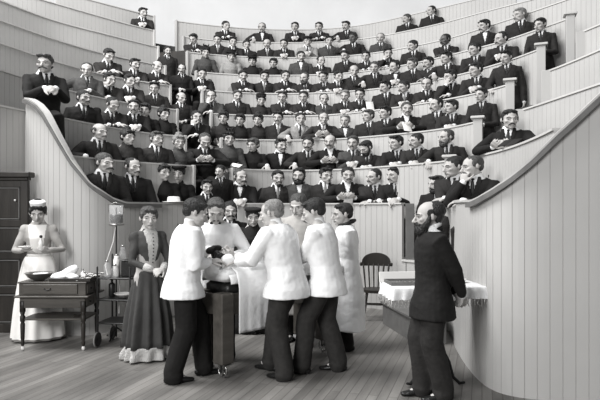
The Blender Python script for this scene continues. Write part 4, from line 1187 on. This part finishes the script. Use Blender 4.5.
for z in (.28, .55, .80): G().box((0, -.015, z), (.42, .39, .018), bev=.004).build('shelf', M['iron'], TY)
for x in (-.2, .2):
    for y in (-.2, .17):
        w = G(); w.tube([(x-.012, y, .09), (x+.012, y, .09)], [.080, .080], 24, round_=False); w.tube([(x-.02, y, .09), (x+.02, y, .09)], [.02, .02], 12, round_=False); wh = w.build('wheel', M['iron'], TY)
        G().tube([(x, y+(.083)*math.cos(t*PI/12), .09+.083*math.sin(t*PI/12)) for t in range(25)], [.009]*25, 8, round_=False).build('tyre', M['suit_light'], wh, True)
def ontrolley(name, x, y, z, lb, cat):
    q = Matrix.Rotation(R(-8), 3, 'Z') @ Vector((x, y, 0)); e = empty(name, (TY.location.x+q.x, TY.location.y+q.y, z)); return tag(e, lb, cat)
e = ontrolley('instrument_box', .1, .02, .81, 'black box standing on the top shelf of the trolley', 'box'); G().box((0, 0, .09), (.17, .16, .18), bev=.008).build('case', M['leather'], e); G().box((0, 0, .186), (.18, .17, .012), bev=.003).build('lid', M['leather'], e)
for i, (x, y, h, lb) in enumerate(((-.13, -.1, .17, 'clear glass jar at the front left corner of the trolley top'), (-.05, -.02, .24, 'taller pale glass jar behind the others on the trolley top'), (-.02, -.13, .13, 'short glass jar at the middle front of the trolley top'), (-.03, .1, .34, 'tallest pale glass jar at the back of the trolley top'))):
    e = ontrolley('glass_jar', x, y, .81, lb, 'jar'); G().lathe((0, 0, 0), [(.03, 0), (.04, .004), (.04, h*.8), (.025, h*.9), (.027, h)], 18).build('vessel', M['enamel'] if i == 1 else M['glass'], e, True); G().ell((0, 0, h+.012), (.022, .022, .014), n=12).build('stopper', M['metal'], e, True)
e = ontrolley('basin', .06, -.05, .56, 'white enamel basin on the middle shelf of the trolley', 'basin'); G().lathe((0, 0, 0), [(.05, 0), (.11, .05), (.12, .055), (.10, .04), (.03, .012), (.001, .01)], 24).build('bowl', M['enamel'], e, True)
e = ontrolley('pump', -.12, 0, .56, 'dark upright cylinder on the left of the trolley middle shelf', 'pump'); G().lathe((0, 0, 0), [(.03, 0), (.038, .01), (.038, .15), (.03, .16), (.012, .17), (.012, .22)], 16).build('cylinder', M['iron'], e, True); G().tube([(-.03, 0, .22), (.03, 0, .22)], [.008, .008], 8).build('handle', M['metal'], e, True)
# ------------------------------------------------------------------ windsor chair
CH = empty('windsor_chair', (1.10, 8.15, 0), R(-10)); tag(CH, 'dark wooden spindle-back chair standing against the pit wall', 'chair')
g = G(); g.tube([(0, 0, .405), (0, 0, .445)], [(.21, .20), (.205, .195)], 28, ref=(0, -1, 0), round_=False); g.build('seat', M['darkwood'], CH)
for x in (-1, 1):
    for y in (-1, 1): G().tube([(x*.12, y*.12, .41), (x*.15, y*.15, .22), (x*.175, y*.18, 0)], [.016, .021, .013], 10, round_=False).build('leg', M['darkwood'], CH, True)
    G().tube([(x*.162, -.165, .14), (x*.162, .165, .14)], [.011, .011], 8).build('stretcher', M['darkwood'], CH, True)
G().tube([(-.16, -.16, .24), (.16, -.16, .24)], [.011]*2, 8).build('stretcher', M['darkwood'], CH, True); G().tube([(-.16, .16, .20), (.16, .16, .20)], [.011]*2, 8).build('stretcher', M['darkwood'], CH, True)
for i in range(6):
    t = (i-2.5)/2.5; G().tube([(t*.155, .15, .44), (t*.19, .21, .78)], [.009, (.014, .008)], 8, ref=(0, -1, 0)).build('spindle', M['darkwood'], CH, True)
g = G(); rr = []
for i in range(21):
    a = PI*i/20; x = -.215*math.cos(a); zt_ = .79+.16*math.sin(a)**.8; y = .215+.03*math.sin(a); z0_ = .755-.0*math.sin(a)
    rr.append([Vector((x, y-.012, z0_)), Vector((x, y+.012, z0_)), Vector((x, y+.02, zt_)), Vector((x, y-.004, zt_))])
g.rings(rr); g.build('crest_rail', M['darkwood'], CH)
for x in (-1, 1): G().ell((x*.225, .215, .78), (.02, .016, .03)).build('ear', M['darkwood'], CH, True)
# ------------------------------------------------------------------ box step, trestle with the cloth and tray
BX = empty('step_box', (0, 0, 0)); BX.location = (1.5, 7.1, 0)
def prism(pts, z0, z1, o=(0, 0)): g = G(); g.rings([[Vector((x-o[0], y-o[1], z)) for x, y in pts] for z in (z0, z1)]); return g
pl = [(1.16, 7.85), (1.38, 6.62), (1.74, 6.66), (1.80, 7.0), (1.88, 7.7), (1.80, 8.3)]
prism(pl, 0, .285, (1.5, 7.1)).build('body', M['boxwood'], BX); prism([(1.13, 7.88), (1.355, 6.585), (1.73, 6.63), (1.80, 7.0), (1.88, 7.7), (1.80, 8.3)], .285, .31, (1.5, 7.1)).build('top_board', M['boxwood'], BX)
tag(BX, 'low grey wooden step box against the foot of the right pit wall', 'step')
ST = empty('pedestal_table', (1.22, 5.24, .0), R(6)); tag(ST, 'small table on curved iron feet under the fringed white cloth', 'table')
G().tube([(0, 0, .30), (0, 0, .50), (0, 0, .85)], [.03, .022, .028], 14).build('column', M['iron'], ST, True)
for a in (-150, -35, 90):
    c_, s_ = math.cos(R(a)), math.sin(R(a)); G().tube([(c_*.02, s_*.02, .36), (c_*.10, s_*.10, .33), (c_*.17, s_*.17, .20), (c_*.21, s_*.21, .07), (c_*.27, s_*.27, .022), (c_*.31, s_*.31, .035)], [.02, .022, .019, .016, .016, .012], 10).build('leg', M['iron'], ST, True)
G().box((.03, .02, .865), (.84, .40, .03), bev=.004).build('table_top', M['darkwood'], ST)
g = G(); n = 60; L1, W1 = .90, .46; me_pts = []
rr = []
def rect(t, l, w):   # perimeter point
    p_ = 2*(l+w); d_ = t*p_
    if d_ < l: return (-l/2+d_, -w/2)
    d_ -= l
    if d_ < w: return (l/2, -w/2+d_)
    d_ -= w
    if d_ < l: return (l/2-d_, w/2)
    d_ -= l; return (-l/2, w/2-d_)
N = 180
for (k_, z, am) in ((.02, .906, 0), (.6, .906, 0), (.97, .906, 0), (1.0, .898, 0), (1.01, .86, .006), (1.02, .80, .016), (1.02, .797, .016), (.995, .80, .016), (.985, .86, .006), (.97, .882, 0), (.5, .882, 0), (.02, .882, 0)):
    ring = []
    for j_ in range(N):
        x, y = rect(j_/N, L1, W1); f_ = am*math.sin(j_*.9)+am*.6*math.sin(j_*.37); ring.append(Vector((x*k_+.03+f_*(x/L1)*2, y*k_+.02+f_*(y/W1)*2, z)))
    rr.append(ring)
CLT = empty('fringed_cloth', ST.location, R(6)); tag(CLT, 'white fringed cloth draped over the small table behind the man in black', 'cloth')
g.rings(rr); g.build('cloth', M['white'], CLT, True)
g = G(); rn = random.Random(5)
for j_ in range(0, 180, 2):
    x, y = rect(j_/180, L1, W1); x = x*1.02+.03; y = y*1.02+.02; a = rn.uniform(-.01, .01); g.tube([(x, y, .805), (x+a, y+a, .76), (x-a, y, .73)], [.006, .004, .003], 5, round_=False)
o = g.build('fringe', M['lace'], CLT, True); o['kind'] = 'stuff'
tr = empty('tray', wl(ST, (-.19, .06, .908)), R(6)); tag(tr, 'shallow wooden tray of instruments on the fringed white cloth', 'tray')
G().box((0, 0, .006), (.40, .26, .010)).build('tray_bottom', M['boxwood'], tr)
for c_, d_ in (((0, -.13, .016), (.41, .012, .03)), ((0, .13, .016), (.41, .012, .03)), ((-.2, 0, .016), (.012, .26, .03)), ((.2, 0, .016), (.012, .26, .03))): G().box(c_, d_, bev=.002).build('tray_edge', M['boxwood'], tr)
for i in range(9):
    g = G(); L = rn.uniform(.05, .08); g.tube([(0, -L, 0), (0, 0, .003), (0, L, 0)], [.006, .004, .003], 6); g.ell((0, -L, 0), (.009, .014, .005), n=8)
    o = g.build('scalpel', M['metal'], None, True); q = wl(tr, (-.16+.04*i, rn.uniform(-.02, .02), .017)); o.location = q; o.rotation_euler = (0, 0, R(6)+rn.uniform(-.4, .4)); tag(o, 'slim metal instrument lying in the wooden tray on the fringed cloth', 'instrument', 'instruments in the wooden tray')
e = empty('white_dish', wl(ST, (.33, .1, .908))); tag(e, 'small white dish at the right end of the fringed cloth', 'dish'); G().lathe((0, 0, 0), [(.03, 0), (.06, .03), (.065, .033), (.05, .02), (.001, .006)], 20).build('bowl', M['enamel'], e, True)
# white box lid standing behind the tray
o = G().box((0, 0, .05), (.44, .014, .10), bev=.003).build('box_lid', M['enamel']); o.location = wl(ST, (-.22, .19, .906)); o.rotation_euler = (R(-12), 0, R(6)); tag(o, 'white box lid standing upright behind the instrument tray', 'lid')
# ------------------------------------------------------------------ things held or laid on the rails
def railthing(px, k, g, name, mt, lb, cat, dz=0, rz=0, d=.03, h=None):
    c_ = C[k]; q = at(offset(c_, d), hit(c_, px)); hh = (HK[k] if h is None else h)+.029+dz
    o = link(name, g.mesh(name, True), None, M[mt]); o.location = (q.x, q.y, hh); o.rotation_euler = (0, 0, rz); tag(o, lb, cat); return o
g = G(); g.lathe((0, 0, 0), [(.10, .0), (.165, .0), (.167, .008), (.098, .012), (.09, .075), (.07, .085), (.001, .088)], 28); railthing(175, 0, g, 'straw_hat', 'straw', 'pale straw boater hat lying on the pit rail before two women at left', 'hat')
def book(w=.2, d=.15, t=.02): g = G(); g.box((-w/4, 0, t/2+.004), (w/2, d, t), .0, bev=.003); g.box((w/4, 0, t/2+.004), (w/2, d, t), 0, bev=.003); return g
railthing(205, 1, book(.26, .18), 'notebook', 'suit_black', 'dark notebook lying open on the second row rail in the left aisle', 'notebook')
g = book(.24, .17, .012); o = railthing(506, 1, g, 'notebook', 'suit_dark', 'open notebook propped on the sloping rail before the man writing at far right', 'notebook', .05, -.9, .05); o.rotation_euler = (.5, 0, -1.0)
g = G(); g.box((0, 0, 0), (.16, .22, .006), bev=.002); o = railthing(407, 2, g, 'paper', 'paper', 'light sheet of paper held over the third row rail, right of centre', 'paper', .10, .2, .0); o.rotation_euler = (R(55), .1, .3)
g = G(); g.box((0, 0, 0), (.15, .2, .006), bev=.002); o = railthing(349, 0, g, 'paper', 'suit_light', 'grey sheet of paper held upright over the pit rail, right of centre', 'paper', .08, .2, .0); o.rotation_euler = (R(60), .1, -.3)
g = G(); g.box((0, 0, 0), (.14, .10, .03), bev=.006); railthing(330, 1, g, 'small_book', 'leather', 'small black book held by the bald man in the second row', 'book', .04, .2, .0)
g = G(); g.box((0, 0, 0), (.2, .13, .006), bev=.002); o = railthing(236, 1, g, 'paper', 'paper', 'white paper in the hands of the woman beside the left aisle, second row', 'paper', .05, .2, .0); o.rotation_euler = (R(25), .2, -.4)
g = G(); g.box((0, 0, 0), (.2, .15, .012), bev=.003); railthing(317, 2, g, 'notebook', 'straw', 'pale notebook lying flat on the third row rail, near the middle', 'notebook', .008, .3, .02)
g = G(); g.box((0, 0, 0), (.16, .2, .006), bev=.002); o = railthing(370, 3, g, 'paper', 'paper', 'white sheet held over the fourth row rail, right of centre', 'paper', .09, .2, .0); o.rotation_euler = (R(65), 0, .2)
